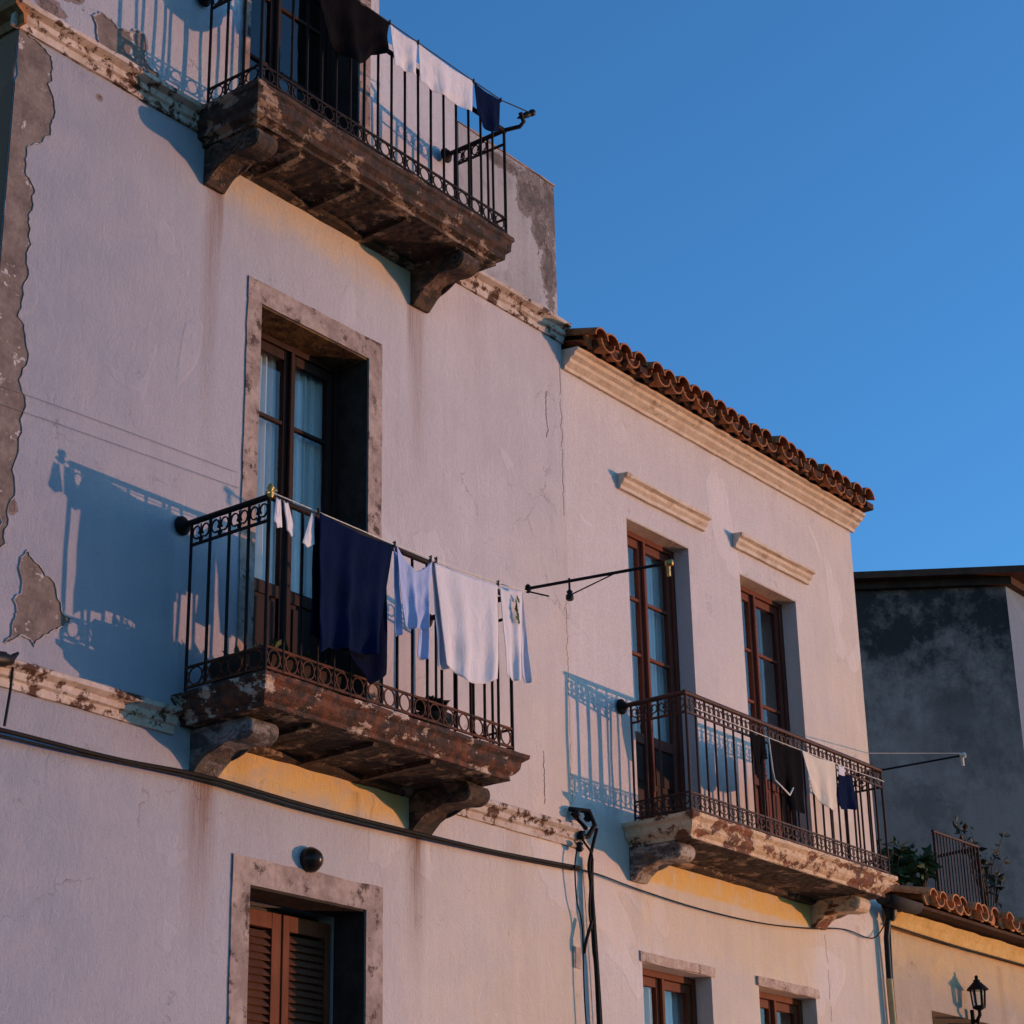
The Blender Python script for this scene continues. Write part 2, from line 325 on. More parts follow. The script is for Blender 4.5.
m_brass = mottled('brass', (.55, .35, .10), (.35, .2, .06), 20, metal=.8, rough=.35)
m_pot = mottled('dark_clay', (.025, .015, .012), (.045, .026, .02), 9)
m_ground = mottled('paving_stone', (.16, .14, .12), (.22, .19, .17), 2)
m_hill = mottled('hill_scrub', (.05, .06, .03), (.08, .08, .045), .02)
m_rope = fabric('rope', (.75, .70, .62))
m_cable = mottled('cable_rubber', (.006, .005, .005), (.012, .009, .008), 8, rough=.75, bump=.2)
m_leaf = mottled('green_leaf', (.030, .055, .020), (.055, .085, .028), 12, rough=.6, bump=.2)
m_leafR = mottled('reddish_leaf', (.06, .035, .025), (.05, .06, .025), 12, rough=.6, bump=.2)
m_twig = mottled('twig_bark', (.07, .045, .035), (.11, .07, .05), 12)
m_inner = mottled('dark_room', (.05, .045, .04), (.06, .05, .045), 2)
m_roofd = mottled('dark_roof_edge', (.10, .035, .02), (.16, .055, .03), 4)
F_navy = fabric('navy_cotton', (.004, .010, .038), .2, .0); F_navy2 = fabric('deep_navy_cotton', (.004, .006, .022), .2, .0)
F_lblue = fabric('pale_blue_cotton', (.42, .50, .78), .1, .2, .15); F_white = fabric('white_cotton', (.78, .74, .78), .08, .2, .18)
F_lav = fabric('lavender_white_cotton', (.62, .60, .72), .1, .2, .15); F_black = fabric('black_cotton', (.006, .005, .006), .2, .0)
F_cream = fabric('cream_cotton', (.80, .68, .54), .08, .2, .15)

# ------------------------------------------------------------------ ground and hillside (unseen; slope shaped to fall away and let the low sun through)
def terrain():
    m = MB(); ys = [-9000, -3000, -1200, -500, -200, -80, -30, -13, -11, 40, 200, 1000, 6000]; xs = [-6000, -1500, -400, -100, -30, 0, 30, 100, 400, 1500, 6000]
    vs = []
    for y in ys:
        for x in xs: vs.append((x, y, 0 if y >= -11 else -.19 * (-11 - y)))
    n = len(xs); m.add(vs, [(j * n + i, j * n + i + 1, (j + 1) * n + i + 1, (j + 1) * n + i) for j in range(len(ys) - 1) for i in range(n - 1)])
    return m
tag(terrain().build('unseen_ground_and_slope', m_hill), kind='structure')
tag(MB().box(-30, 40, -10.5, -1.2, -.1, .02).build('road', m_ground), kind='structure')
tag(MB().box(-30, 40, -1.2, -.0, -.1, .14).build('pavement', mottled('kerb_stone', (.24, .22, .2), (.3, .27, .25), 3)), kind='structure')

# ------------------------------------------------------------------ houses
left = empty('house', (9.5, 0, 0), 'tall pale plastered corner house with two rusty balconies and peeling walls at left', 'house')
right = empty('house', (14.7, 0, 0), 'cream pink plastered house with terracotta eave, two tall balcony doors and hood mouldings', 'house')
low = empty('low_house', (20, 0, 0), 'low tan house with orange tiled eave and wall lantern at bottom right', 'house')
farh = empty('house', (27, 5, 0), 'dark weathered mould-stained house rising behind the low tiled roof', 'house')

HM = (8.91, 9.99, 5.231, 8.09); HL = (8.95, 10.0, 1.9, 4.21); HU = (8.72, 9.86, 9.27, 11.9)
H1 = (13.17, 14.09, 5.285, 7.86); H2 = (14.91, 15.87, 5.285, 7.86); HB1 = (13.13, 14.09, 2.6, 4.27); HB2 = (14.80, 15.72, 2.6, 4.285)
TL = .42
wall_panel(6.76, 12.33, 0, TL, 0, 9.18, [HM, HL]).build('wall', m_left, left)
up = MB(); a = wall_panel(6.78, 10.1, .012, TL, 9.18, 12.3, [HU]); up.add(a.v, a.f)
up.box(10.101, 11.05, .03, .45, 9.18, 10.86)
up.build('upper_wall', m_para, left)
m_par = plaster('plaster_parapet', (.46, .43, .44), (.32, .30, .31), peels=[(11.98, 10.3, .2, .2), (12.1, 10.02, .11, .22), (12.2, 9.72, .12, .34), (12.28, 10.35, .14, .26), (11.6, 10.45, .25, .06)], brown=(.11, .09, .085), grime=.35)
MB().box(11.051, 12.31, .012, .35, 9.18, 10.55).build('parapet', m_par, left)
cp = MB(); cp.extr([(.004, 10.551), (.004, 10.565), (.16, 10.59), (.36, 10.565), (.36, 10.551)], 11.053, 12.315, seg=20, jit=.008); cp.build('parapet_coping', m_stone, left)
m = MB(); m.box(6.753, 7.0, TL + .001, 7, 0, 12.3); m.box(6.753, 6.7585, .004, TL + .0005, 0, 12.3); m.build('side_wall', m_side, left)
b = MB(); b.box(12.0, 12.32, TL + .001, 7, 0, 10.4); b.box(7.001, 11.999, 6.7, 7, 0, 12.3); b.box(7.001, 11.999, TL + .001, 6.699, 10.1, 10.3); b.box(7.001, 11.999, TL + .001, 6.699, 5.0, 5.2)
b.box(10.1, 10.3, TL + .002, 7, 10.301, 12.3); b.box(6.8, 10.3, .02, 7, 12.31, 12.5); b.build('inner_structure', m_inner, left)
wall_panel(12.331, 17.04, .004, .40, 0, 9.02, [H1, H2, HB1, HB2]).build('wall', m_right, right)
b = MB(); b.box(16.7, 17.03, .401, 7, 0, 9.2); b.box(12.34, 16.699, 6.7, 7, 0, 9.9); b.box(12.34, 16.699, .401, 6.699, 4.9, 5.1); b.box(12.34, 16.699, .401, 6.699, 8.75, 8.95); b.box(12.34, 12.6, .402, 6.699, 0, 8.7)
b.build('inner_structure', m_inner, right)


# bare mortar where the plaster has fallen: ragged shallow patches with a broken plaster lip
m_mortar = mottled('bare_mortar', (.13, .10, .09), (.24, .19, .17), 5, .38, .62, c=(.46, .41, .41), lo2=.60, hi2=.63, bump=1.0)
m_lip = mottled('plaster_lip', (.40, .36, .36), (.30, .26, .26), 8)
def ragged(P, it=4, amp=.22):
    for _ in range(it):
        Q = []
        for i in range(len(P)):
            a, b_ = P[i], P[(i + 1) % len(P)]; dx, dz = b_[0] - a[0], b_[1] - a[1]; k = random.uniform(-amp, amp)
            Q += [a, ((a[0] + b_[0]) / 2 - dz * k, (a[1] + b_[1]) / 2 + dx * k)]
        P = Q; amp *= .85
    return P
def mortar_patch(P, y=-.003, it=4):
    P = [(max(p[0], 6.762), p[1]) for p in ragged(P, it)]; m = MB(); m.add([(p[0], y, p[1]) for p in P], [tuple(range(len(P)))])
    cx = sum(p[0] for p in P) / len(P); cz = sum(p[1] for p in P) / len(P)
    m.build('bare_mortar', m_mortar, left)
    l = MB(); n = len(P); vs = []
    for p in P:
        d = Vector((p[0] - cx, p[1] - cz)); d.normalize(); e = .006 + .007 * abs(mnoise.noise(Vector((p[0] * 20, 0, p[1] * 20))))
        vs += [(max(p[0], 6.762), y - .001, p[1]), (max(p[0], 6.762), y - .007, p[1]), (max(p[0] + d.x * e, 6.762), y - .006, p[1] + d.y * e), (max(p[0] + d.x * e * 1.6, 6.762), .001, p[1] + d.y * e * 1.6)]
    l.add(vs, [(i * 4 + q, i * 4 + q + 1, ((i + 1) % n) * 4 + q + 1, ((i + 1) % n) * 4 + q) for i in range(n) for q in range(3)]); l.build('plaster_lip', m_lip, left)
mortar_patch([(7.11, 5.81), (7.2, 5.75), (7.31, 5.68), (7.34, 5.6), (7.45, 5.5), (7.3, 5.37), (7.2, 5.28), (7.13, 5.32), (7.0, 5.25), (7.04, 5.36), (7.06, 5.43), (7.04, 5.5), (7.09, 5.61), (7.06, 5.69)])
mortar_patch([(7.34, 9.51), (7.49, 9.57), (7.54, 9.53), (7.66, 9.56), (7.76, 9.6), (7.79, 9.49), (7.8, 9.41), (7.9, 9.38), (7.95, 9.32), (7.82, 9.29), (7.69, 9.32), (7.6, 9.33), (7.47, 9.31), (7.4, 9.36), (7.38, 9.44)], .010)
mortar_patch([(6.76, 9.14), (6.92, 9.08), (7.02, 9.04), (7.04, 8.95), (7.01, 8.83), (7.07, 8.72), (7.06, 8.58), (7.0, 8.41), (6.9, 8.34), (6.9, 8.14), (6.97, 7.97), (6.96, 7.8), (6.95, 7.61), (6.94, 7.33), (6.98, 7.12), (6.96, 6.82), (6.99, 6.58), (6.96, 6.26), (6.96, 5.96), (6.87, 5.69), (6.82, 6.15), (6.79, 6.63), (6.76, 7.13), (6.75, 7.51), (6.76, 7.91), (6.75, 8.46), (6.76, 8.88)], it=3)

# string courses, swept and slightly worn, wrapping onto the side wall
def course(z0, z1, parent, spans, proj=.085, mat=m_string, name='string_course'):
    h = z1 - z0; prof = [(0, z0), (-.02, z0), (-.025, z0 + h * .3), (-.045, z0 + h * .38), (-.05, z0 + h * .62), (-proj, z0 + h * .74), (-proj, z1 - .01), (-proj + .015, z1), (0, z1 + .012)]
    for a, b_ in spans: MB().extr(prof, a, b_, seg=int((b_ - a) / .05) + 1, jit=.007).build(name, mat, parent)
course(4.99, 5.145, left, [(6.72, 8.27), (10.72, 12.325)])
course(9.10, 9.265, left, [(6.70, 8.29), (10.93, 12.34)], .10)
m = MB(); h = .165; m.extr([(6.752, 9.10), (6.735, 9.10), (6.725, 9.16), (6.66, 9.20), (6.66, 9.26), (6.752, 9.275)], -.085, 7, axis='y', seg=30, jit=.006); m.build('string_course', m_tile, left)
# window / door surrounds
def surround(x0, x1, z1, ox0, ox1, oz1, zb, parent):
    m = MB(); 
    def strip(a, b, horiz, p0, p1):
        n = 40; g_ = []
        for k in range(n + 1):
            t = a + (b - a) * k / n; e = .006 * mnoise.fractal(Vector((t * 6, p1, 3)), 1, 2, 4)
            y = -.010 + .003 * mnoise.noise(Vector((t * 8, p0, 1)))
            for (q, yy) in ((p0, .002), (p0, y), (p1 + e, y), (p1 + e, .002)): g_.append((t, yy, q) if horiz else (q, yy, t))
        m.add(g_, [(k * 4 + i, k * 4 + i + 1, k * 4 + 5 + i, k * 4 + 4 + i) for k in range(n) for i in range(3)])
    strip(zb, z1, False, x0, ox0); strip(zb, z1, False, x1, ox1); strip(ox0, ox1, True, z1, oz1)
    o = m.build('stone_surround', m_stone, parent); return o
surround(8.91, 9.99, 8.09, 8.78, 10.13, 8.25, 5.235, left)
surround(8.95, 10.0, 4.21, 8.80, 10.16, 4.375, .2, left)
m = MB(); m.box(8.66, 8.72, -.012, .03, 9.24, 11.95); m.box(9.86, 9.98, -.012, .03, 9.24, 11.95); m.build('stone_surround', m_stone, left)
MB().extr([(0.01, 4.272), (-.012, 4.272), (-.015, 4.345), (0.01, 4.35)], 13.10, 14.13, seg=14, jit=.012).build('lintel', m_stoneW, right)
MB().extr([(0.01, 4.288), (-.012, 4.288), (-.015, 4.36), (0.01, 4.365)], 14.77, 15.76, seg=14, jit=.012).build('lintel', m_stoneW, right)
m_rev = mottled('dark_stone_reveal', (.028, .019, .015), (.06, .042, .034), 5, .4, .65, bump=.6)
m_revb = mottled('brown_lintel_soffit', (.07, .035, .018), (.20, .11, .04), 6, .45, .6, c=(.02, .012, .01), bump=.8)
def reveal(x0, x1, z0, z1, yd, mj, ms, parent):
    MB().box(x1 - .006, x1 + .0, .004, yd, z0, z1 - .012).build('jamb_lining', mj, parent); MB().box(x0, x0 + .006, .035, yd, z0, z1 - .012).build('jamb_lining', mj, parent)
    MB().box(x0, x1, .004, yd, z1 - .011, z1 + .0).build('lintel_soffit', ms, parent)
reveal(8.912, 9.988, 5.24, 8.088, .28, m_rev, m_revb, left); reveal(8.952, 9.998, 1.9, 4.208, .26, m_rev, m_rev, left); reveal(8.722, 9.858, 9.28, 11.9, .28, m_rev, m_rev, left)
for h in (H1, H2): MB().box(h[0] + .001, h[1] - .001, .006, .16, h[3] - .010, h[3] - .001).build('lintel_soffit', m_trim, right)
def hood(x0, x1):
    z0, z1 = 8.07, 8.19
    MB().extr([(0.002, z0), (-.03, z0), (-.035, z0 + .03), (-.06, z0 + .05), (-.065, z0 + .08), (-.10, z0 + .09), (-.10, z1), (0.002, z1 + .015)], x0, x1, seg=50, jit=.006).build('hood_moulding', m_trim, right)
hood(13.06, 14.33); hood(14.82, 16.10)
# cornice and tiled eave of right house
pr = [(0.002, 8.875), (-.025, 8.875), (-.03, 8.90), (-.075, 8.93), (-.085, 8.955), (-.12, 8.97), (-.13, 9.0), (-.16, 9.01), (-.16, 9.035), (0.002, 9.05)]
MB().extr(pr, 12.335, 17.08, seg=140, jit=.006).build('cornice', m_trim, right)
def half_tile(m, x, y0, z0, y1, z1, r0, r1, up=True, n=9, t=.014):
    vs = []
    for (y, z, r) in ((y0, z0, r0), (y1, z1, r1)):
        for rr in (r, r - t):
            for k in range(n):
                a = PI * k / (n - 1); s = 1 if up else -1
                vs.append((x + math.cos(a) * rr, y, z + s * math.sin(a) * rr * .95))
    fs = []
    for k in range(n - 1):
        fs += [(k, k + 1, 2 * n + k + 1, 2 * n + k), (n + k, 3 * n + k, 3 * n + k + 1, n + k + 1), (k, n + k, n + k + 1, k + 1), (2 * n + k, 2 * n + k + 1, 3 * n + k + 1, 3 * n + k)]
    fs += [(0, 2 * n, 3 * n, n), (n - 1, 2 * n - 1, 4 * n - 1, 3 * n - 1)]
    m.add(vs, fs, False)
def tiled_roof(x0, x1, yf, zf, depth, slope, pitch, r, parent, mat, jit=1.3, rows=9, pans=True, plug=.10):
    m = MB(); n = int(round((x1 - x0) / pitch)); L = depth / rows
    for i in range(n + 1):
        x = x0 + i * (x1 - x0) / n
        m.lathe((x, yf + plug, zf + plug * slope - r * .1), (0, -1, 0), [(0, r * .8), (.015, r * .84), (.02, r * .7)], 12)
        for k in range(rows):
            j = [random.uniform(-1, 1) * jit for _ in range(4)]
            if k > 1: j = [q * .5 for q in j]
            ya = yf + k * L + j[0] * .022; yb = ya + L + .06
            za = zf + (ya - yf) * slope + j[1] * .007 + .012; zb = zf + (yb - yf) * slope - .008
            half_tile(m, x + j[2] * .008, ya, za, yb, zb, r * (1 + .06 * j[3]), r * .82)
            if pans and i < n:
                xp = x + pitch / 2
                half_tile(m, xp + j[2] * .006, ya + .03 + j[3] * .02, za + .005, yb + .03, zb + .005, r * 1.0, r * .8, up=False)
    m.add([(x0 - r, yf + .1, zf + .1 * slope - .005 - r * .5), (x1 + r, yf + .1, zf + .1 * slope - .005 - r * .5), (x1 + r, yf + depth, zf + depth * slope - r * .5), (x0 - r, yf + depth, zf + depth * slope - r * .5)], [(0, 1, 2, 3)])
    return m.build('tiled_roof', mat, parent)
tiled_roof(12.42, 16.88, -.31, 9.085, 4.2, .30, .205, .100, right, m_tile)
m = MB()
for i in range(23):
    x = 12.5 + i * .2045
    m.box(x - .07, x + .05 + random.uniform(-.01, .01), -.27 + random.uniform(-.01, .01), -.02, 9.037, 9.095)
m.build('eave_brick', m_tooth, right)
half = MB(); half_tile(half, 12.42, -.30, 9.10, .5, 9.34, .085, .07); half.tube([(12.40, -.2, 9.08), (12.40, .4, 9.22)], .03, 8); half.build('verge_tile', m_tile, right)

# low house
b = wall_panel(17.041, 24, .03, .40, 0, 5.19, [(17.9, 19.1, 2.2, 4.42)]); b.build('wall', m_low, low)
b = MB(); b.box(17.06, 24, .401, 8, 5.40, 5.60); b.box(23.7, 23.99, .401, 8, 0, 5.39); b.box(17.06, 17.3, .401, 8, 0, 5.39); b.box(17.06, 24, 7.8, 8.1, 0, 5.39); b.build('terrace_floor', m_inner, low)
MB().extr([(.03, 5.08), (-.02, 5.08), (-.03, 5.10), (-.05, 5.15), (-.09, 5.22), (.03, 5.24)], 17.06, 24, seg=90, jit=.010).build('cornice', mottled('yellow_cornice', (.62, .36, .10), (.70, .44, .16), 6), low)
MB().box(17.2, 24, -.24, .0, 5.245, 5.275).build('eave_board', m_tooth, low)
tiled_roof(17.42, 23.9, -.32, 5.345, 1.3, .27, .22, .092, low, m_tileO, rows=3, jit=2.2, plug=.07)
b = MB(); b.box(17.9, 19.1, .3, .34, 2.2, 4.42); b.build('door', wood('dark_green_wood', (.02, .02, .018), (.03, .03, .025)), low)
g = MB()
for k in range(9):
    a0 = PI * k / 8
vs = []
for x in (16.70, 17.30):
    for r in (.085, .078):
        for k in range(9):
            a0 = PI + PI * k / 8; vs.append((x, -.20 + math.cos(a0) * r, 5.27 + math.sin(a0) * r))
fs = []
for k in range(8): fs += [(k, k + 1, 18 + k + 1, 18 + k), (9 + k, 27 + k, 27 + k + 1, 9 + k + 1), (k, 9 + k, 10 + k, k + 1), (18 + k, 19 + k, 28 + k, 27 + k)]
g.add(vs, fs, True); g.add([vs[k] for k in range(9)], [tuple(range(9))]); g.build('gutter', mottled('dark_zinc', (.018, .016, .016), (.03, .027, .026), 10, rough=.8), low)
dp = empty('downpipe', (17.0, -.06, 0), 'slim drainpipe dark above and pale yellow below, at the joint beside the low tan house', 'drainpipe')
MB().lathe((17.0, -.1, 5.16), (0, 0, 1), [(-.06, .03), (-.03, .05), (.04, .065), (.05, .065)], 12).build('hopper', m_black, dp)
MB().tube([(16.985, -.08, 5.12), (16.96, -.06, 4.95), (16.955, -.055, 4.58)], .026, 8).build('upper_pipe', m_black, dp)
MB().tube([(16.955, -.055, 4.585), (16.975, -.055, 3.4), (16.99, -.055, .1)], .030, 8).build('lower_pipe', m_pipe, dp)
MB().tube([(17.02, -.07, 5.1), (17.02, -.05, 4.6), (17.04, -.05, 3)], .012, 6).build('side_cable', m_black, dp)

# far dark house : A corner, side wall going back-left, bright front going right
A = Vector((24.1, 1.5)); Bd = Vector((-.57, .82)).normalized(); Bp = A + Bd * 7; Cp = Vector((31.5, 1.5)); Dp = Cp + Vector((0, 7))
def wq(p, q, z0, z1, off=0): return [(p.x, p.y, z0), (q.x, q.y, z0), (q.x, q.y, z1), (p.x, p.y, z1)]
m = MB(); m.add(wq(A, Bp, 0, 10.66), [(0, 1, 2, 3)]); m.add(wq(Bp, Dp, 0, 10.66), [(0, 1, 2, 3)]); m.build('side_wall', m_far, farh)
m = MB(); m.add(wq(A, Cp, 0, 10.62), [(0, 1, 2, 3)]); m.add(wq(Cp, Dp, 0, 10.62), [(0, 1, 2, 3)]); m.build('front_wall', m_farR, farh)
nB = Vector((-.82, -.57)); 
def slab_poly(m, pts, z0, z1):
    n = len(pts); m.add([(p.x, p.y, z0) for p in pts] + [(p.x, p.y, z1) for p in pts], [tuple(range(n)), tuple(range(2 * n - 1, n - 1, -1))] + [(i, (i + 1) % n, n + (i + 1) % n, n + i) for i in range(n)])
m = MB(); slab_poly(m, [A + nB * .12 + Vector((.05, -.3)), Bp + nB * .12, Dp, Cp + Vector((0, -.3))], 10.70, 10.79); m.build('roof', m_roofd, farh)
m = MB(); slab_poly(m, [A + nB * .04 + Vector((0, -.08)), Bp + nB * .04, Dp, Cp + Vector((0, -.08))], 10.60, 10.699); m.build('cornice', mottled('brown_cornice', (.05, .022, .015), (.09, .04, .025), 3), farh)

# ------------------------------------------------------------------ doors and windows
def casement(name, parent, x0, x1, z0, z1, y, zg, munts, mat, cx=None, st=.055, panels=True, panel_mat=None, top=.07):
    """two-leaf glazed door or window; zg bottom of glass, munts = heights of glazing bars"""
    cx = cx or (x0 + x1) / 2; m = MB(); T = .05
    m.box(x0, x0 + .05, y - .02, y + .06, z0, z1); m.box(x1 - .05, x1, y - .02, y + .06, z0, z1); m.box(x0 + .05, x1 - .05, y - .02, y + .06, z1 - .05, z1)
    m.box(cx - .018, cx + .018, y - .03, y - .001, z0, z1 - .05)
    panes = []
    for (a, b_) in ((x0 + .052, cx - .002), (cx + .002, x1 - .052)):
        m.box(a, a + st, y, y + T - .004, z0, z1 - .052); m.box(b_ - st, b_, y, y + T - .004, z0, z1 - .052)
        m.box(a + st, b_ - st, y + .001, y + T - .005, z1 - .052 - top, z1 - .052); m.box(a + st, b_ - st, y + .001, y + T - .005, zg - .09, zg)
        if panels: m.box(a + st, b_ - st, y + .001, y + T - .005, z0, z0 + .12)
        lv = [zg] + list(munts) + [z1 - .052 - top]
        for zz in munts: m.box(a + st, b_ - st, y + .004, y + T - .008, zz - .014, zz + .014)
        for i in range(len(lv) - 1): panes.append((a + st - .004, b_ - st + .004, lv[i], lv[i + 1]))
        if panels: panes.append((a + st, b_ - st, z0 + .12, zg - .09, 'p'))
    o = m.build(name, mat, parent, mods=.006)
    for p in panes:
        if len(p) == 5:
            q = MB(); q.box(p[0] - .004, p[1] + .004, y + .018, y + .03, p[2] - .004, p[3] + .004)
            zc = (p[2] + p[3]) / 2
            for (u0, u1) in ((p[2] + .03, zc - .025), (zc + .025, p[3] - .03)):
                q.box(p[0] + .03, p[1] - .03, y + .008, y + .017, u0, u1)
            q.build('panel', panel_mat or mat, o, mods=.004)
        else:
            MB().add_quad_pane(p, y + .022).build('pane', m_glass, o)
    return o
def _pane(s, p, y):
    s.add([(p[0], y, p[2]), (p[1], y, p[2]), (p[1], y, p[3]), (p[0], y, p[3])], [(0, 1, 2, 3)]); return s
MB.add_quad_pane = _pane
def curtain(x0, x1, z0, z1, y, label, n=9, ph=0, mat=None):
    m = MB(); nu, nv = 90, 14; vs = []
    for j in range(nv + 1):
        v = j / nv
        for i in range(nu + 1):
            u = i / nu
            d = .022 * math.sin(2 * PI * n * u + ph + .9 * math.sin(3 * u + v)) + .010 * math.sin(2 * PI * n * 2.3 * u + ph * 2 + v * 1.3)
            vs.append((x0 + (x1 - x0) * u, y + d * (.6 + .5 * v), z1 + (z0 - z1) * v))
    m.add(vs, [(j * (nu + 1) + i, j * (nu + 1) + i + 1, (j + 1) * (nu + 1) + i + 1, (j + 1) * (nu + 1) + i) for j in range(nv) for i in range(nu)], True)
    o = m.build('curtain', mat or m_curt); return tag(o, label, 'curtain', 'net curtains behind the glazed doors')
casement('door', left, *HM[:2], 5.24, 8.088, .285, 6.31, [7.49], m_wdark, cx=9.50, panel_mat=wood('shaded_panel_wood', (.018, .008, .007), (.03, .012, .01)))  # lower panels darker: shade of towel and recess put into the wood colour
curtain(8.97, 9.45, 5.3, 8.02, .37, 'pale net curtain behind the left leaf of the middle balcony door', 6, .4)
curtain(9.55, 9.95, 5.3, 8.02, .37, 'pale net curtain behind the right leaf of the middle balcony door', 5, 1.9)
casement('door', left, *HU[:2], 9.275, 11.895, .285, 9.7, [10.24, 10.8, 11.3], m_wdark, cx=9.27)
casement('door', right, *H1[:2], 5.29, 7.858, .17, 6.15, [6.81, 7.28], m_wred, cx=13.62, panel_mat=m_wdark)
curtain(13.2, 13.58, 5.3, 7.8, .27, 'white curtain in the left half of the tall door nearest the long pole', 5, .2)
curtain(13.84, 14.08, 5.3, 7.8, .27, 'white curtain drawn to the right in the tall door nearest the long pole', 4, .8)
casement('door', right, *H2[:2], 5.29, 7.858, .17, 6.15, [6.81, 7.28], m_wred, cx=15.37)
curtain(14.95, 15.3, 5.3, 7.8, .27, 'white curtain in the left half of the tall door above the cream cloth', 5, .2)
casement('window', right, *HB1[:2], 2.61, 4.268, .17, 2.8, [], m_wor, panels=False)
curtain(13.45, 14.05, 2.7, 4.2, .29, 'pale curtain behind the small window below the left end of the right balcony', 6, .2)
casement('window', right, *HB2[:2], 2.61, 4.283, .16, 2.8, [], m_wor, panels=False)
# louvred shutters of the lower opening
sh = MB(); y = .27; x0, x1, z0, z1 = 8.952, 9.70, 1.92, 4.15
leafs = [(8.958, 9.485), (9.535, 9.975)]
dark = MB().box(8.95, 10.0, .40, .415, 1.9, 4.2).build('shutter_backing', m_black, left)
for (a, b_) in leafs:
    m = MB(); m.box(a, a + .06, y, y + .045, z0, z1); m.box(b_ - .05, b_, y, y + .045, z0, z1); m.box(a + .06, b_ - .05, y + .001, y + .044, z1 - .10, z1); m.box(a + .06, b_ - .05, y + .001, y + .044, z0, z0 + .12)
    o = m.build('shutter', m_wor, left, mods=.004); s = MB(); k = z0 + .14
    while k < z1 - .12:
        s.extr([(y + .004, k), (y + .010, k - .006), (y + .042, k + .038), (y + .036, k + .044)], a + .058, b_ - .048); k += .046
    s.build('louvre_slats', m_slat, o)
MB().box(9.487, 9.533, .28, .32, 1.92, 4.15).build('shutter_post', m_wor, left)

# ------------------------------------------------------------------ balconies
def slab(name, x0, x1, d, zt, zb, parent, mat, secs):
    m = MB(); H = zt - zb; rows = []
    for (ins, fz) in secs:
        z = zt - H * fz; X0, X1, Yf = x0 + ins, x1 - ins, -(d - ins); pts = []
        nx, ny = 60, 16
        for i in range(ny): pts.append((X0, -.0 + Yf * i / ny, z))
        for i in range(nx): pts.append((X0 + (X1 - X0) * i / nx, Yf, z))
        for i in range(ny + 1): pts.append((X1, Yf * (1 - i / ny), z))
        q = []
        for (px, py, pz) in pts:
            nn = mnoise.fractal(Vector((px * 7, py * 7, pz * 9)), 1.0, 2.0, 4); nm = mnoise.noise(Vector((px * 3, py * 3, 5 + pz)))
            k = .010 * nn + .006 * nm
            ox = -k if abs(px - X0) < 1e-6 else (k if abs(px - X1) < 1e-6 else 0)
            oy = k if abs(py - Yf) < 1e-6 else 0
            if abs(py) < 1e-6: ox = oy = 0
            q.append((px + ox, py - oy, pz + .004 * nn * (0 if fz in (0, 1) else 1)))
        rows.append(q)
    n = len(rows[0]); vs = [p for r in rows for p in r]
    m.add(vs, [(j * n + i, j * n + i + 1, (j + 1) * n + i + 1, (j + 1) * n + i) for j in range(len(rows) - 1) for i in range(n - 1)])
    m.add(rows[0], [tuple(range(n))])
    # underside as a bumpy grid
    ins = secs[-1][0]; X0, X1, Yf = x0 + ins, x1 - ins, -(d - ins); gx, gy = 90, 24; g = []
    return m.build(name, mat, parent)
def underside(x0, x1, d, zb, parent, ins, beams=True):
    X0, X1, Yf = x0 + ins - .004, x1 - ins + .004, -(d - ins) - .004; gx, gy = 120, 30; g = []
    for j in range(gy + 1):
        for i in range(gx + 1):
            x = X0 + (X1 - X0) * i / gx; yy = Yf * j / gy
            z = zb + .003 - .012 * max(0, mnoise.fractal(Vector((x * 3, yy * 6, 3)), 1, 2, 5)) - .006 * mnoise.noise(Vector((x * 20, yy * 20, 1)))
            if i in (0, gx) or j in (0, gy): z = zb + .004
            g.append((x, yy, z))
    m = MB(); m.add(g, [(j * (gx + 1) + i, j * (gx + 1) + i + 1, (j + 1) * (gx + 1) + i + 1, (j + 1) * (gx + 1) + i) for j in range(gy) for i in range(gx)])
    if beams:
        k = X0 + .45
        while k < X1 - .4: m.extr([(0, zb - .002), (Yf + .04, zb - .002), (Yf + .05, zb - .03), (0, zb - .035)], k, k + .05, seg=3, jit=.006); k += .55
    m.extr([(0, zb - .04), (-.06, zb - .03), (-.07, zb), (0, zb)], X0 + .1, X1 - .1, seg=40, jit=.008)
    return m.build('slab_underside', m_under, parent)
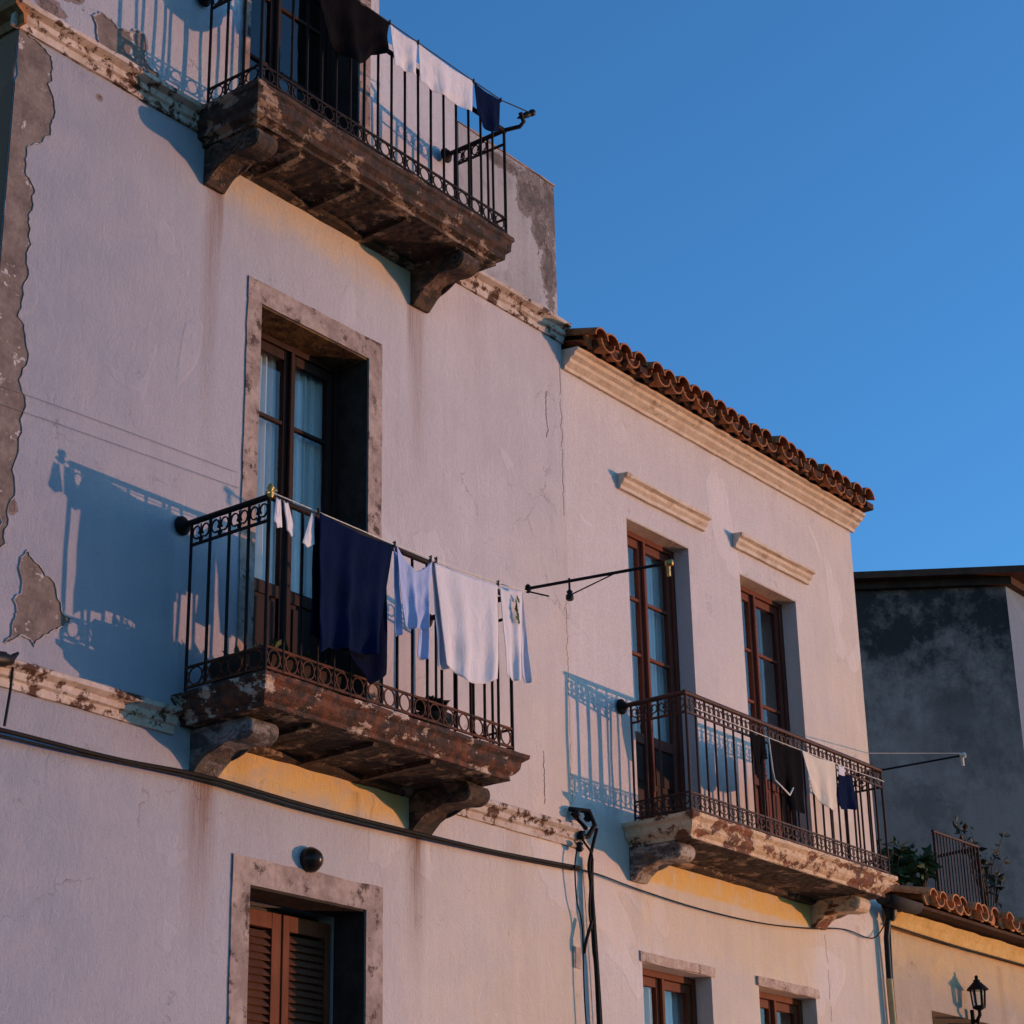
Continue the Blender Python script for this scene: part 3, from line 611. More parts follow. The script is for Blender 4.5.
def corbel(parent, x0, x1, d, zt, zw, mat, back=.17, r=.075):
    """scrolled bracket: zw lowest point at wall, zt top"""
    ny = -(d - back); nz = zt - r - .004; prof = [(0.0, zw)]
    prof.append((-.03, zw - .004))
    P0, P1, P2, P3 = Vector((-.03, zw - .004)), Vector((-.13, zw + .10)), Vector((ny + .20, nz - r * .45)), Vector((ny + .045, nz - r * .98))
    for k in range(1, 9):
        t = k / 8; p = P0 * (1 - t)**3 + P1 * 3 * t * (1 - t)**2 + P2 * 3 * t * t * (1 - t) + P3 * t**3; prof.append((p.x, p.y))
    for k in range(0, 9):
        a = -PI / 2 + .2 - k / 8 * (PI * .95); prof.append((ny + math.cos(a) * r, nz + math.sin(a) * r))
    prof.append((ny, zt)); prof.append((0.0, zt))
    m = MB(); m.extr(prof, x0, x1, seg=4, jit=.008)
    # carved volute and leaf relief on both cheeks
    for X, sgn in ((x0, -1), (x1, 1)):
        pts = []
        for k in range(26):
            a = k / 25 * PI * 3.4; rr = r * .82 * (1 - k / 32); pts.append((X + sgn * .002, ny + math.cos(a + 2.2) * rr, nz + math.sin(a + 2.2) * rr))
        m.tube(pts, .015, 6)
        pts = [(X + sgn * .002, (1 - t) * (ny + .08) + t * -.06, nz - .03 * math.sin(t * 3) * 1 - t * (nz - zw - .10)) for t in [q / 12 for q in range(13)]]
        m.tube(pts, .013, 6)
        pts = [(X + sgn * .002, (1 - t) * (ny + .10) + t * -.05, zt - .05 - .04 * math.sin(t * 6.0)) for t in [q / 14 for q in range(15)]]
        m.tube(pts, .013, 6)
    return m.build('corbel', mat, parent, mods=.006)
def scroll(m, P, dx, dz, wd, ht, r):
    """fleur of two mirrored C-scrolls and a stem; P base centre, dx unit along the rail, ht height"""
    P = Vector(P); dx = Vector(dx); Zv = Vector((0, 0, 1))
    for s in (-1, 1):
        pts = []
        for k in range(13):
            t = k / 12; a = -PI * .5 + t * PI * 1.75; rr = wd * .27 * (1 - .35 * t)
            pts.append(P + dx * s * (wd * .22 + math.cos(a) * rr * .85) + Zv * (ht * .60 + math.sin(a) * rr * 1.05))
        m.tube(pts, r, 4)
        m.tube([P, P + dx * s * wd * .10 + Zv * ht * .3, P + dx * s * wd * .22 + Zv * (ht * .60 - wd * .28)], r * 1.1, 4)
    m.tube([P + Zv * ht * .05, P + Zv * ht * .95], [r * 1.3, r * .8], 4)
    m.tube([P + Zv * ht * .5 - dx * r * 3, P + Zv * ht * .62, P + Zv * ht * .5 + dx * r * 3], r * 1.2, 4)
def railing(parent, x0, x1, yf, zt, zr, sp, mrail, mbar, mlow, front_frieze=True, ring=False, bt=.15, bl=.125):
    """x0,x1 corners, yf front line, zt slab top, zr handrail top"""
    sides = [((x0, 0), (x0, yf)), ((x0, yf), (x1, yf)), ((x1, yf), (x1, 0))]
    rail = MB(); R = .016
    hr = zr - R
    rail.tube([(x0, -.03, hr), (x0, yf, hr)], .019, 8); rail.tube([(x0 - .018, yf, hr), (x1 + .018, yf, hr)], .019, 8); rail.tube([(x1, yf, hr), (x1, -.03, hr)], .019, 8)
    ro = rail.build('railing', mrail, parent)
    for X in (x0, x1):
        MB().lathe((X, 0, hr), (0, -1, 0), [(0, .045), (.012, .062), (.025, .06), (.032, .04), (.05, .035), (.06, .02)], 14).build('wall_rosette', m_iron, ro)
    zl0, zl1 = zt + .028, zt + .028 + bl; zt0 = hr - bt
    for si, (a, b_) in enumerate(sides):
        low_ = MB(); topb = MB(); fr = MB(); frt = MB()
        a = Vector(a); b_ = Vector(b_); d = (b_ - a); Ln = d.length; d.normalize()
        e0, e1 = a, b_
        if si == 0: e0 = a + d * .10
        if si == 2: e1 = b_ - d * .10
        for z, mm in ((zl0, low_), (zl1, low_)): mm.tube([(e0.x, e0.y, z), (e1.x, e1.y, z)], .010, 4)
        hasf = front_frieze or si != 1
        if hasf: topb.tube([(e0.x, e0.y, zt0), (e1.x, e1.y, zt0)], .011, 4)
        n = max(1, int(round((e1 - e0).length / sp)))
        stp = (e1 - e0) / n
        for i in range(n + 1):
            p = e0 + stp * i
            corner = (si == 1 and i in (0, n))
            if (si != 1 and ((si == 0 and i == n) or (si == 2 and i == 0))): continue
            bz0 = zt - .0 if (corner or i % 5 == 0) else zl0 - .004
            rr = .0125 if corner else .0102
            j = random.uniform(-.008, .008)
            MB().tube([(p.x, p.y, bz0), (p.x + j, p.y + j, (bz0 + hr) / 2), (p.x, p.y, hr - .01)], rr, 6).build('baluster', mbar, ro)
            if i < n:
                c = p + stp * .5; L3 = (d.x, d.y, 0)
                if ring:
                    pts = [(c.x + d.x * math.cos(t) * stp.length * .34, c.y + d.y * math.cos(t) * stp.length * .34, (zl0 + zl1) / 2 + math.sin(t) * bl * .44) for t in [2 * PI * q / 12 for q in range(13)]]
                    fr.tube(pts, .0055, 4, cap=False)
                    for s in (-1, 1): fr.tube([(c.x + d.x * s * stp.length * .5, c.y + d.y * s * stp.length * .5, zl0), (c.x + d.x * s * stp.length * .32, c.y + d.y * s * stp.length * .32, (zl0 + zl1) / 2), (c.x + d.x * s * stp.length * .5, c.y + d.y * s * stp.length * .5, zl1)], .005, 4)
                else: scroll(fr, (c.x, c.y, zl0), L3, None, stp.length, bl, .0055)
                if hasf: scroll(frt, (c.x, c.y, zt0), L3, None, stp.length, bt - .02, .006)
        low_.build('bottom_rail', mlow, ro); fr.build('bottom_scrollwork', mlow, ro)
        if hasf: topb.build('middle_rail', mrail, ro); frt.build('top_scrollwork', mrail, ro)
    return ro
SEC = [(0, 0), (0, .16), (.018, .24), (.03, .30), (.035, .55), (.06, .72), (.085, .82), (.085, 1)]
SECU = [(0, 0), (0, .14), (.015, .2), (.02, .5), (.05, .62), (.055, .8), (.10, .86), (.10, 1)]
# middle balcony
bm_ = slab('balcony', 8.25, 10.735, .77, 5.23, 5.055, left, m_slabM, SEC)
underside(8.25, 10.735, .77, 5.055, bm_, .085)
corbel(bm_, 8.42, 8.62, .77, 5.052, 4.79, m_corb, .31, .066); corbel(bm_, 10.43, 10.63, .77, 5.052, 4.80, m_corbD, .31, .066)
railing(left, 8.27, 10.60, -.745, 5.23, 6.325, .145, m_iron, m_iron, m_rust, front_frieze=False, ring=True)
# upper balcony
bu = slab('balcony', 8.22, 10.93, .60, 9.25, 9.01, left, m_slabU, SECU)
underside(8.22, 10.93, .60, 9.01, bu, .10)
corbel(bu, 8.34, 8.51, .60, 9.008, 8.74, m_corbD); corbel(bu, 10.45, 10.63, .60, 9.008, 8.70, m_corbD)
railing(left, 8.26, 10.86, -.58, 9.25, 10.165, .145, m_iron, m_iron, m_iron, front_frieze=False, ring=True, bt=.12, bl=.11)
# right balcony
br_ = slab('balcony', 12.93, 16.13, .64, 5.285, 5.105, right, m_slabR, SEC)
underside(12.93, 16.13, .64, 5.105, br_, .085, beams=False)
corbel(br_, 13.01, 13.19, .64, 5.102, 4.86, m_corbR, .23, .066); corbel(br_, 15.73, 15.91, .64, 5.102, 4.88, m_slabR, .23, .066)
railing(right, 12.965, 16.06, -.60, 5.285, 6.225, .135, m_ironR, m_ironR, m_ironR)

# ------------------------------------------------------------------ laundry
def lerp(P, u):
    # piecewise by x-parameter index
    L = [0]
    for i in range(1, len(P)): L.append(L[-1] + math.dist(P[i], P[i - 1]))
    t = u * L[-1]
    for i in range(1, len(P)):
        if t <= L[i] + 1e-9:
            k = (t - L[i - 1]) / max(1e-9, L[i] - L[i - 1]); return (P[i - 1][0] + (P[i][0] - P[i - 1][0]) * k, P[i - 1][1] + (P[i][1] - P[i - 1][1]) * k)
    return P[-1]
def cloth(name, label, cat, top, bot, y, mat, folds=3, amp=.02, ph=0, group=None, parent=None, sag=.012, th=.003, ay=0.0, swag=.8):
    m = MB(); nu, nv = 56, 40; vs = []
    for j in range(nv + 1):
        v = j / nv
        for i in range(nu + 1):
            u = i / nu; a = lerp(top, u); b_ = lerp(bot, u)
            x = a[0] + (b_[0] - a[0]) * v; z = a[1] + (b_[1] - a[1]) * v - sag * math.sin(PI * u) * (1 - v)
            uu = u + .03 * math.sin(v * 4 + ph)
            f = math.sin(2 * PI * folds * uu + ph) + .5 * math.sin(2 * PI * folds * 1.7 * uu + ph * 2.1 + v * 1.5)
            sw = math.sin(2 * PI * (1.3 * v * (1 + .25 * folds) - 1.15 * math.sin(PI * u) * (1 - .35 * v) + ph * .3)) * math.sin(PI * u) ** .7
            f = f * (1 - .35 * swag * (1 - v * .5)) + sw * swag * .32
            f2 = mnoise.noise(Vector((x * 5, z * 5, ph)))
            q = (.15 + .85 * v) * amp
            vs.append((x + q * .35 * math.cos(2 * PI * folds * uu + ph), y - f * q + f2 * amp * .7 * v + ay * v, z + .004 * f2))
    m.add(vs, [(j * (nu + 1) + i, j * (nu + 1) + i + 1, (j + 1) * (nu + 1) + i + 1, (j + 1) * (nu + 1) + i) for j in range(nv) for i in range(nu)], True)
    o = m.build(name, mat, parent); sm = o.modifiers.new('thick', 'SOLIDIFY'); sm.thickness = th
    if not parent: tag(o, label, cat, group)
    return o
GL = 'laundry on the middle balcony line'; GU = 'laundry on the upper balcony line'; GR = 'laundry on the right balcony line'
t = cloth('towel', 'large navy blue towel hanging at the left of the middle balcony line', 'towel', [(8.54, 6.25), (8.86, 6.235), (9.22, 6.235)], [(8.53, 5.37), (8.66, 5.44), (8.80, 5.46), (8.95, 5.47), (9.10, 5.49)], -.90, F_navy, 2.6, .030, .6, GL)
cloth('back_layer', '', '', [(8.56, 6.25), (9.225, 6.23)], [(8.54, 5.50), (8.9, 5.46), (9.05, 5.36), (9.08, 5.32), (9.235, 5.42)], -.835, F_navy2, 2.2, .016, 2.0, parent=t)
t = cloth('shirt', 'pale blue shirt with two drooping tails, between the navy towel and the large white cloth', 'shirt', [(9.235, 6.24), (9.33, 6.17), (9.42, 6.13), (9.50, 6.17), (9.585, 6.235)], [(9.29, 5.73), (9.34, 5.72), (9.42, 5.75), (9.52, 5.76), (9.545, 5.78)], -.91, F_lblue, 2.4, .020, 1.0, GL)
cloth('sleeve', '', '', [(9.235, 6.235), (9.275, 6.21)], [(9.235, 5.69), (9.27, 5.665), (9.30, 5.68)], -.885, F_lblue, 1.2, .014, .3, parent=t)
cloth('sleeve', '', '', [(9.52, 6.18), (9.585, 6.232)], [(9.46, 5.58), (9.52, 5.575), (9.59, 5.60)], -.88, F_lblue, 1.3, .016, 1.7, parent=t)
t = cloth('t_shirt', 'large white t-shirt hanging in wide folds, to the right of the pale blue shirt', 't-shirt', [(9.61, 6.232), (9.87, 6.25), (10.08, 6.255), (10.262, 6.262)], [(9.72, 5.58), (9.80, 5.57), (9.92, 5.52), (10.03, 5.53), (10.13, 5.56), (10.21, 5.60), (10.27, 5.62)], -.905, F_white, 2.2, .015, 2.4, GL)
cloth('sleeve', '', '', [(9.61, 6.225), (9.70, 6.235)], [(9.66, 5.57), (9.705, 5.555), (9.76, 5.57)], -.88, F_lav, 1.2, .016, .2, parent=t)
t = cloth('shirt', 'white shirt with a small green floral print, rightmost on the middle balcony line', 'shirt', [(10.285, 6.262), (10.40, 6.285), (10.535, 6.30)], [(10.34, 5.66), (10.42, 5.645), (10.50, 5.66)], -.90, F_white, 1.4, .012, .9, GL)
cloth('sleeve', '', '', [(10.50, 6.28), (10.56, 6.295)], [(10.52, 5.70), (10.56, 5.66), (10.61, 5.68)], -.885, F_lav, 1.1, .014, .6, parent=t)
m = MB()
for k in range(13):
    a = random.uniform(0, 6.28); cx, cz = 10.44 + random.uniform(-.016, .020), 6.215 - k * .014; rr = random.uniform(.014, .024)
    m.add([(cx + math.cos(a + q * PI / 2) * rr * (1 if q % 2 else .5), -.928, cz + math.sin(a + q * PI / 2) * rr) for q in range(4)], [(0, 1, 2, 3)])
m.build('leaf_print', mottled('print_green', (.03, .10, .03), (.10, .16, .03), 40), t)
for i, (x, z, l, w2, dx, lab) in enumerate(((8.255, 6.27, .19, .045, .0, 'small white sock hanging at the corner of the middle balcony, left of the pair'), (8.325, 6.275, .21, .05, .055, 'small white sock hanging at the corner of the middle balcony, right of the pair'))):
    cloth('sock', lab, 'sock', [(x - w2 * .35, z), (x + w2 * .35, z)], [(x - w2 + dx, z - l + .03), (x + dx, z - l), (x + w2 + dx, z - l + .02)], -.83, F_white, .7, .014, i, GL, th=.008)
cloth('cloth_strap', 'narrow white cloth strip with a wider end, left edge of the navy towel', 'cloth', [(8.505, 6.25), (8.525, 6.25)], [(8.42, 6.03), (8.46, 6.01), (8.535, 6.05)], -.87, F_white, .6, .01, 0, GL)
# upper line
cloth('cloth', 'black cloth hanging over the upper balcony railing, left of the white towels', 'cloth', [(8.62, 10.27), (9.10, 10.275), (9.395, 10.27)], [(8.66, 9.98), (8.80, 9.80), (9.06, 9.74), (9.16, 9.82), (9.23, 9.93), (9.33, 9.97), (9.37, 10.02)], -.70, F_black, 2.4, .03, .5, GU)
cloth('towel', 'short white towel next to the black cloth on the upper balcony', 'towel', [(9.40, 10.26), (9.70, 10.262)], [(9.44, 9.945), (9.69, 9.985)], -.70, F_white, 1.4, .012, .5, GU)
cloth('towel', 'wide white towel in the middle of the upper balcony line', 'towel', [(9.712, 10.262), (10.335, 10.265)], [(9.72, 9.955), (10.31, 9.985)], -.70, F_white, 2.2, .012, 1.5, GU)
cloth('shirt', 'small navy garment at the right end of the upper balcony line', 'shirt', [(10.345, 10.262), (10.66, 10.268)], [(10.37, 10.02), (10.45, 9.94), (10.54, 9.93), (10.65, 9.985)], -.70, F_navy, 1.5, .014, 1.1, GU)
# right line
cloth('cloth', 'small black cloth hanging first from left on the right balcony', 'cloth', [(13.76, 6.06), (13.99, 6.065)], [(13.79, 5.88), (13.84, 5.70), (13.90, 5.69), (13.92, 5.87), (13.99, 5.88)], -.67, F_black, 1.2, .012, 0, GR)
t = cloth('shirt', 'long black garment with a pale drawstring hanging on the right balcony', 'shirt', [(14.04, 6.065), (14.56, 6.07)], [(14.10, 5.72), (14.22, 5.66), (14.30, 5.63), (14.31, 5.54), (14.56, 5.545)], -.67, F_black, 1.8, .016, .5, GR)
tag(MB().tube([(14.02, -.69, 6.06), (14.035, -.70, 5.80), (14.06, -.70, 5.72), (14.28, -.70, 5.64), (14.34, -.70, 5.71)], .007, 5).build('drawstring', m_rope, t))
cloth('cloth', 'cream cloth hanging between the black garment and the navy shorts', 'cloth', [(14.575, 6.07), (15.12, 6.075)], [(14.66, 5.82), (14.72, 5.74), (14.82, 5.70), (14.92, 5.66), (15.04, 5.66), (15.10, 5.70)], -.67, F_cream, 1.6, .014, 1.0, GR)
t = cloth('shorts', 'small navy shorts rightmost on the right balcony line', 'shorts', [(15.16, 5.99), (15.40, 6.03)], [(15.10, 5.74), (15.16, 5.69), (15.28, 5.70), (15.29, 5.72), (15.38, 5.72), (15.47, 5.77)], -.67, F_navy, 1.6, .014, .2, GR)
cloth('waistband', '', '', [(15.17, 6.07), (15.27, 6.075)], [(15.165, 5.985), (15.27, 5.99)], -.672, F_white, .8, .004, 0, parent=t)
# lines
def line(label, pts, r=.004, mat=m_rope, cat='clothesline', name='clothesline', g=None): return tag(MB().tube(pts, r, 5).build(name, mat), label, cat, g)
line('pale rope clothesline along the front of the middle balcony', [(8.23, -.80, 6.31), (8.50, -.88, 6.262), (9.2, -.9, 6.245), (9.9, -.9, 6.258), (10.35, -.9, 6.285), (10.60, -.9, 6.31), (10.66, -.88, 6.33)])
line('clothesline along the top of the upper balcony carrying black and white cloths', [(8.3, -.70, 10.275), (9.4, -.70, 10.268), (10.35, -.70, 10.27), (10.68, -.70, 10.275), (11.0, -.745, 10.30)], .005, m_black)
line('thin line carrying the clothes along the right balcony railing', [(13.0, -.66, 6.08), (13.7, -.67, 6.07), (14.6, -.67, 6.07), (15.5, -.67, 6.075), (16.04, -.64, 6.10)], .003)
line('pale taut line from the corner of the cream house to the pole tip', [(17.03, .0, 6.67), (16.40, -1.22, 6.32)], .004)
# pegs
def peg(x, y, z, group, label, mat=m_black):
    m = MB(); m.extr([(y - .009, z - .022), (y - .003, z - .022), (y - .002, z + .012), (y - .010, z + .018)], x - .0045, x + .0045); m.extr([(y + .003, z - .022), (y + .009, z - .022), (y + .010, z + .018), (y + .002, z + .012)], x - .0045, x + .0045)
    m.tube([(x, y - .010, z + .002), (x, y + .010, z + .002)], .004, 6); return tag(m.build('clothes_peg', mat), label, 'clothes peg', group)
PG = 'clothes pegs on the middle balcony line'
for x, z, l in ((8.53, 6.26, 'clothes peg at the left top corner of the navy towel'), (9.225, 6.25, 'dark clothes peg between the navy towel and the pale blue shirt'), (9.575, 6.255, 'clothes peg at the right top corner of the pale blue shirt'), (9.63, 6.262, 'dark clothes peg at the left top corner of the large white t-shirt'), (10.27, 6.28, 'dark clothes peg between the large white t-shirt and the printed shirt')): peg(x, -.9, z, PG, l)
for i, (x, l) in enumerate(((9.395, 'dark clothes peg between the black cloth and the short white towel'), (9.706, 'dark clothes peg between the two white towels on the upper line'), (10.34, 'dark clothes peg between wide white towel and navy garment on the upper line'), (10.665, 'dark clothes peg at the right end of the navy garment on the upper line'))): peg(x, -.70, 10.272, 'clothes pegs on the upper line', l)
m = MB(); m.lathe((8.235, -.79, 6.28), (0, 0, 1), [(0, .012), (.02, .022), (.045, .014), (.06, .024), (.085, .012)], 8); m.tube([(8.20, -.79, 6.30), (8.27, -.80, 6.335), (8.24, -.78, 6.36)], .010, 6)
tag(m.build('line_hook', m_brass), 'small brass pulley hook at the left front corner of the middle balcony', 'hook')
# poles
def pole(a, b_, label, r=.011, cap=m_brass):
    o = empty('clothes_pole', a, label, 'pole', 'iron poles reaching out from the balconies')
    MB().tube([a, b_], r, 7).build('rod', m_iron, o); A_ = Vector(a); B_ = Vector(b_); d = (B_ - A_).normalized()
    m = MB(); m.lathe(B_ - d * .02, d, [(0, .013), (.01, .024), (.05, .024), (.055, .012)], 8); m.box(B_.x - .008, B_.x + .012, B_.y - .01, B_.y + .01, B_.z - .09, B_.z - .0); m.build('end_cap', cap, o); return o
a, b_ = (10.60, -.90, 6.33), (10.85, -1.86, 6.35)
p = pole(a, b_, 'long thin iron pole reaching out from the right corner of the middle balcony')
q = Vector(a).lerp(Vector(b_), .30); q2 = Vector(a).lerp(Vector(b_), .62)
m = MB(); m.tube([q + Vector((0, 0, .02)), q - Vector((0, 0, .03)), q - Vector((0, 0, .07))], .008, 6); m.lathe(q - Vector((0, 0, .135)), (0, 0, 1), [(0, .022), (.01, .028), (.035, .026), (.045, .016), (.06, .022), (.075, .008)], 8); m.build('hanging_weight', m_black, p)
MB().tube([q - Vector((0, 0, .10)), q2 - Vector((0, 0, .005))], .005, 5).build('brace_wire', m_black, p)
m = MB(); m.lathe(Vector(a) - Vector((0, 0, .03)), (0, 0, 1), [(0, .012), (.02, .022), (.05, .018), (.06, .008)], 8); m.tube([(10.60, -.9, 6.31), (10.70, -1.0, 6.28)], .006, 5); m.build('clamp', m_iron, p)
pole((16.06, -.60, 6.21), (16.40, -1.22, 6.30), 'slim pole reaching out from the right corner of the right balcony, pale tip', .009, mottled('pale_cap', (.7, .6, .5), (.6, .5, .4), 20))
o = empty('clothes_pole', (10.86, -.58, 10.16), 'short curved iron arm with a black knob at the right corner of the upper balcony', 'pole', 'iron poles reaching out from the balconies')
MB().tube([(10.86, -.58, 10.15), (10.90, -.70, 10.155), (10.925, -.72, 10.20), (10.87, -.73, 10.25)], .017, 7).build('curved_arm', m_iron, o)
MB().lathe((10.955, -.71, 10.275), (.5, -.35, .35), [(-.07, .005), (-.02, .022), (.03, .026), (.045, .020), (.06, .028), (.085, .025), (.095, .01)], 10).build('knob', m_black, o)

# ------------------------------------------------------------------ planters on the balconies
def planter(name, loc, label, prof, leaf=True, n=40, spread=.2, hh=.12, cat='planter', leafm=None):
    o = empty(name, loc, label, cat); MB().lathe(loc, (0, 0, 1), prof, 18).build('pot', m_pot, o)
    if leaf:
        m = MB()
        for k in range(n):
            a = random.uniform(0, 2 * PI); L = random.uniform(.5, 1) * spread; b0 = Vector(loc) + Vector((0, 0, prof[-1][0])); e = b0 + Vector((math.cos(a) * L, math.sin(a) * L * .8, random.uniform(.3, 1) * hh)); s = Vector((-math.sin(a), math.cos(a), 0)) * .022; md = (b0 + e) / 2 + Vector((0, 0, hh * .4))
            m.add([b0, md + s, e, md - s], [(0, 1, 2), (0, 2, 3)])
        m.build('foliage', leafm or m_leaf, o)
    return o
o = empty('planter', (8.62, -.42, 5.23), 'wide dark planter box in the left corner of the middle balcony', 'planter')
m = MB(); m.extr([(-.64, 5.235), (-.20, 5.235), (-.16, 5.40), (-.18, 5.44), (-.66, 5.44), (-.68, 5.40)], 8.40, 9.0, seg=6, jit=.01); m.build('trough', m_pot, o, mods=.02)
m = MB()
for k in range(160):
    c0 = Vector((random.uniform(8.42, 8.98), random.uniform(-.62, -.22), 5.44)); e = c0 + Vector((random.uniform(-.06, .06), random.uniform(-.06, .06), random.uniform(.02, .09))); s = Vector((random.uniform(-.02, .02), random.uniform(-.02, .02), .008)); m.add([c0, (c0 + e) / 2 + s, e, (c0 + e) / 2 - s], [(0, 1, 2), (0, 2, 3)])
m.build('foliage', m_leaf, o)
planter('planter', (10.26, -.33, 5.235), 'bulky dark pot with drooping plant at the right end of the middle balcony', [(0, .09), (.16, .13), (.20, .15), (.24, .15), (.25, .11)], True, 70, .17, .12, leafm=mottled('dark_withered_leaf', (.012, .010, .007), (.02, .016, .01), 12))

# ------------------------------------------------------------------ wires and fittings on the walls
def wire(label, pts, r, mat=m_cable, g=None, sub=8, cat='cable'):
    P = [Vector(q) for q in pts]; out_ = []
    for i in range(len(P) - 1):
        p0 = P[max(i - 1, 0)]; p1 = P[i]; p2 = P[i + 1]; p3 = P[min(i + 2, len(P) - 1)]
        for k in range(sub):
            t = k / sub; out_.append(.5 * ((2 * p1) + (p2 - p0) * t + (2 * p0 - 5 * p1 + 4 * p2 - p3) * t * t + (3 * p1 - p0 - 3 * p2 + p3) * t ** 3))
    out_.append(P[-1]); return tag(MB().tube(out_, r, 6).build('cable', mat), label, cat, g)
m_rope2 = mottled('grey_wire', (.25, .22, .23), (.3, .27, .28), 20)
CG = 'cables clipped along the house fronts'
wire('thick black cable sagging across the left house below the middle balcony', [(6.6, -.06, 4.72), (7.02, -.06, 4.735), (7.8, -.06, 4.74), (8.51, -.06, 4.775), (9.4, -.06, 4.76), (10.34, -.07, 4.765), (11.3, -.05, 4.79), (12.3, -.04, 4.84)], .014, g=CG)
wire('second thinner black cable twisted just under the thick one on the left house', [(6.6, -.05, 4.70), (7.5, -.055, 4.715), (8.51, -.06, 4.75), (9.4, -.055, 4.735), (10.34, -.065, 4.745), (11.3, -.04, 4.775), (12.3, -.035, 4.82)], .008, g=CG)
wire('thin wire dipping along the cream house under the right balcony', [(12.3, -.04, 4.83), (12.6, -.03, 4.83), (13.08, -.03, 4.80), (13.91, -.03, 4.775), (14.81, -.03, 4.79), (15.59, -.03, 4.85), (16.24, -.03, 4.93), (16.75, -.03, 4.92), (16.98, -.05, 5.08)], .006, g=CG)
wire('thin black wire along the base of the yellow cornice of the low house', [(17.05, -.04, 5.08), (18.5, -.035, 5.065), (20, -.035, 5.07), (23.9, -.035, 5.07)], .010, g=CG)
wire('faint upper wire stretched across the left house wall', [(6.78, -.015, 6.73), (7.6, -.015, 6.77), (8.72, -.015, 6.81)], .0016, m_rope2, CG)
wire('faint lower wire stretched across the left house wall', [(6.78, -.015, 6.62), (7.6, -.015, 6.66), (8.76, -.015, 6.71)], .0016, m_rope2, CG)
wire('thick vertical black cable running down the joint between the two houses', [(12.44, -.05, 4.93), (12.43, -.05, 4.7), (12.44, -.05, 4.3), (12.47, -.05, 3.7), (12.5, -.05, .2)], .020, g=CG)
wire('short curved black cable end pointing up beside the joint', [(12.43, -.055, 4.7), (12.40, -.055, 4.86), (12.44, -.06, 5.0), (12.51, -.06, 5.16)], .014, g=CG)
wire('looped black wire hanging from the junction bracket', [(12.28, -.06, 5.08), (12.34, -.07, 5.02), (12.42, -.07, 4.95), (12.42, -.06, 4.8), (12.38, -.06, 4.55), (12.42, -.05, 4.4)], .009, g=CG)
wire('thin black wire hanging left of the thick vertical cable', [(12.27, -.06, 5.02), (12.22, -.06, 4.85), (12.24, -.05, 4.6), (12.30, -.05, 4.4), (12.30, -.05, 3.9), (12.36, -.05, 3.0)], .006, g=CG)
wire('thin wire running right of the thick vertical cable', [(12.45, -.04, 4.9), (12.48, -.04, 4.5), (12.52, -.04, 3.8), (12.54, -.04, 3.0)], .004, g=CG)
wire('cable end strap with a black clip low on the joint', [(12.30, -.06, 4.22), (12.31, -.07, 4.30), (12.38, -.08, 4.46)], .013, g=CG)
o = empty('cable_bracket', (12.3, -.05, 5.1), 'black iron cable bracket with insulators at the joint below the string course', 'bracket', 'iron cable brackets')
m = MB(); m.tube([(12.21, -.03, 5.26), (12.36, -.10, 5.26), (12.40, -.12, 5.16), (12.34, -.10, 5.07), (12.27, -.05, 5.06)], .020, 6); m.tube([(12.25, -.02, 5.24), (12.33, -.1, 5.12)], .014, 6); m.build('frame', m_iron, o)
for (x, z) in ((12.27, 4.98), (12.30, 5.07), (12.38, 5.22), (12.25, 5.22)): MB().lathe((x, -.07, z), (0, 0, 1), [(-.03, .018), (-.01, .032), (.01, .02), (.03, .03), (.04, .012)], 8).build('insulator', m_black, o)
o = empty('cable_bracket', (7.0, -.05, 5.1), 'black iron bracket on the string course at the left edge', 'bracket', 'iron cable brackets')
m = MB(); m.lathe((6.86, -.10, 5.10), (1, 0, .15), [(0, .045), (.07, .043), (.08, .035), (.12, .028), (.13, .015)], 10); m.tube([(6.97, -.10, 5.12), (7.02, -.10, 5.17)], [.026, .008], 6); m.build('insulator', m_black, o)
MB().tube([(6.99, -.10, 5.08), (6.985, -.10, 4.95), (6.97, -.09, 4.75)], .008, 6).build('drop_wire', m_black, o)
m = MB(); m.lathe((9.46, 0, 4.44), (0, -1, 0), [(0, .075), (.02, .080), (.035, .08), (.05, .074), (.08, .055), (.10, .028), (.105, .005)], 20); bl = m.build('bulkhead_lamp', mottled('dark_glass', (.02, .012, .01), (.03, .018, .012), 12, rough=.25, bump=.1)); tag(bl, 'round dark bulkhead lamp on the wall above the shuttered opening', 'lamp')
tag(MB().box(12.24, 12.33, -.012, -.001, 4.12, 4.27).build('meter_plate', m_stoneW), 'small brown stone patch plate low on the wall beside the hanging wires', 'plate')
# wall lantern
o = empty('wall_lantern', (18.8, -.02, 4.4), 'black iron wall lantern on the low tan house', 'lantern')
lx, ly = 18.62, -.11
m = MB(); m.tube([(lx + .05, 0, 4.40), (lx + .03, -.06, 4.39), (lx, ly, 4.44), (lx, ly, 4.50)], .018, 7); m.tube([(lx + .05, -.01, 4.22), (lx + .05, -.01, 4.50)], .022, 6); m.tube([(lx + .05, -.02, 4.28), (lx + .02, -.07, 4.34), (lx, -.10, 4.43)], .010, 6); m.build('bracket', m_iron, o)
m = MB(); m.lathe((lx, ly, 4.48), (0, 0, 1), [(0, .02), (.02, .06), (.035, .065), (.045, .05)], 6)
for k in range(6):
    a = k * PI / 3; m.tube([(lx + math.cos(a) * .055, ly + math.sin(a) * .055, 4.52), (lx + math.cos(a) * .068, ly + math.sin(a) * .068, 4.67)], .009, 5)
m.build('frame', m_iron, o)
MB().lathe((lx, ly, 4.52), (0, 0, 1), [(0, .048), (0.145, .062)], 6).build('lamp_glass', m_glass, o)
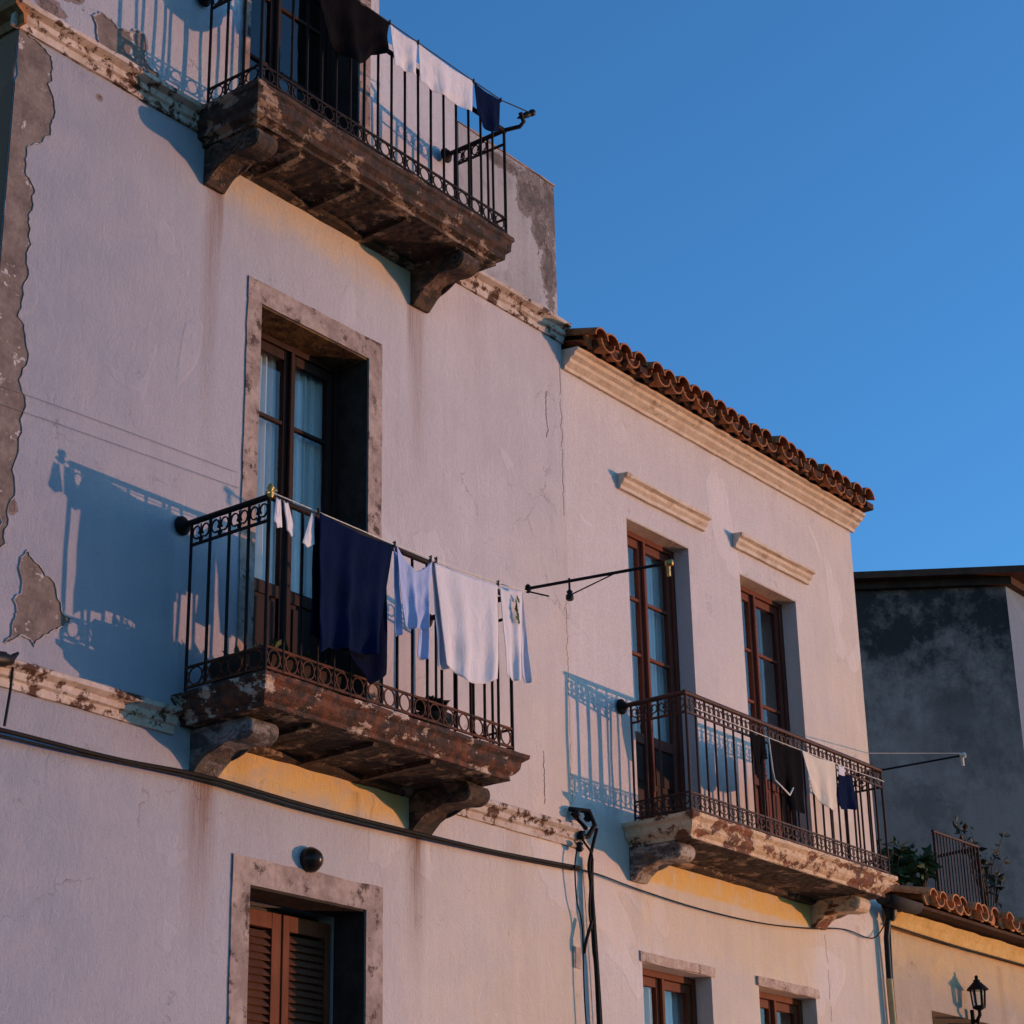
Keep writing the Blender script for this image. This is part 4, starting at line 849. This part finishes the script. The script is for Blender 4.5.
MB().lathe((lx, ly, 4.67), (0, 0, 1), [(0, .105), (.012, .10), (.05, .06), (.08, .03), (.09, .036), (.10, .015), (.125, .018), (.14, .004)], 12).build('cap', m_iron, o)

# ------------------------------------------------------------------ terrace behind the low roof
o = empty('terrace_railing', (20.8, 1.0, 5.66), 'rusty dark railing on the terrace above the tiled roof', 'railing')
m = MB(); m.tube([(20.28, 1, 6.66), (21.36, 1, 6.67)], .018, 6); m.tube([(20.28, 1, 5.72), (21.36, 1, 5.72)], .014, 6); m.tube([(20.30, 1, 5.6), (20.30, 1, 6.66)], .018, 6); m.tube([(21.36, 1, 5.6), (21.36, 1, 6.66)], .018, 6); m.tube([(21.36, 1, 6.66), (21.6, 2.2, 6.66)], .018, 6); m.build('frame', m_ironR, o)
for i in range(13): x = 20.38 + i * .075; MB().tube([(x, 1, 5.72), (x, 1, 6.65)], .0085, 5).build('baluster', m_ironR, o)
for i in range(6): MB().tube([(21.4 + .04 * i, 1 + .2 * (i + 1), 5.72), (21.4 + .04 * i, 1 + .2 * (i + 1), 6.65)], .0085, 5).build('baluster', m_ironR, o)
def leafy(name, label, base, stems, ht, spread, nleaf, ls, mat, cat='plant', pot=None, lean=(0, 0)):
    o = empty(name, base, label, cat); B = Vector(base); st = MB(); lf = MB()
    for s in range(stems):
        a = random.uniform(0, 2 * PI); L = random.uniform(.5, 1); tip = B + Vector((math.cos(a) * spread * L + lean[0], math.sin(a) * spread * .5 * L + lean[1], ht * random.uniform(.5, 1)))
        mid_ = B.lerp(tip, .5) + Vector((random.uniform(-.05, .05), random.uniform(-.05, .05), ht * .12)); pts = [B, mid_, tip]; st.tube(pts, [.010, .007, .003], 5)
        for k in range(nleaf):
            t = random.uniform(.3, 1.05); p_ = B.lerp(mid_, t * 2) if t < .5 else mid_.lerp(tip, (t - .5) * 2)
            d = Vector((random.gauss(0, 1), random.gauss(0, 1), random.gauss(-.1, .7))).normalized(); n_ = Vector((random.gauss(0, 1), random.gauss(0, 1), random.gauss(0, 1))).cross(d).normalized(); l_ = ls * random.uniform(.6, 1.2)
            up_ = d.cross(n_) * l_ * .08
            lf.add([p_, p_ + d * l_ * .45 + n_ * l_ * .26 + up_, p_ + d * l_, p_ + d * l_ * .45 - n_ * l_ * .26 + up_], [(0, 1, 2), (0, 2, 3)])
    if pot: MB().lathe(pot[0], (0, 0, 1), pot[1], 16).build('pot', pot[2], o)
    st.build('stem', m_twig, o); lf.build('foliage', mat, o); return o
leafy('potted_plant', 'bushy dark green plant on the terrace left of the railing', (19.65, 1.2, 5.85), 16, .62, .50, 16, .15, m_leaf, pot=((19.65, 1.2, 5.6), [(0, .14), (.25, .19), (.27, .20), (.28, .17)], m_pot))
leafy('potted_plant', 'broad leaved plant in a grey bucket next to the terrace railing', (20.15, 1.1, 5.98), 9, .52, .38, 10, .17, m_leaf, pot=((20.15, 1.1, 5.6), [(0, .13), (.34, .18), (.36, .19), (.37, .16)], m_gal))
leafy('potted_plant', 'sparse twiggy reddish plant climbing at the right of the terrace railing', (21.5, 1.0, 5.75), 12, 1.35, .55, 13, .11, m_leafR, lean=(.38, .1), pot=((21.5, 1.0, 5.6), [(0, .12), (.2, .15), (.22, .13)], m_pot))
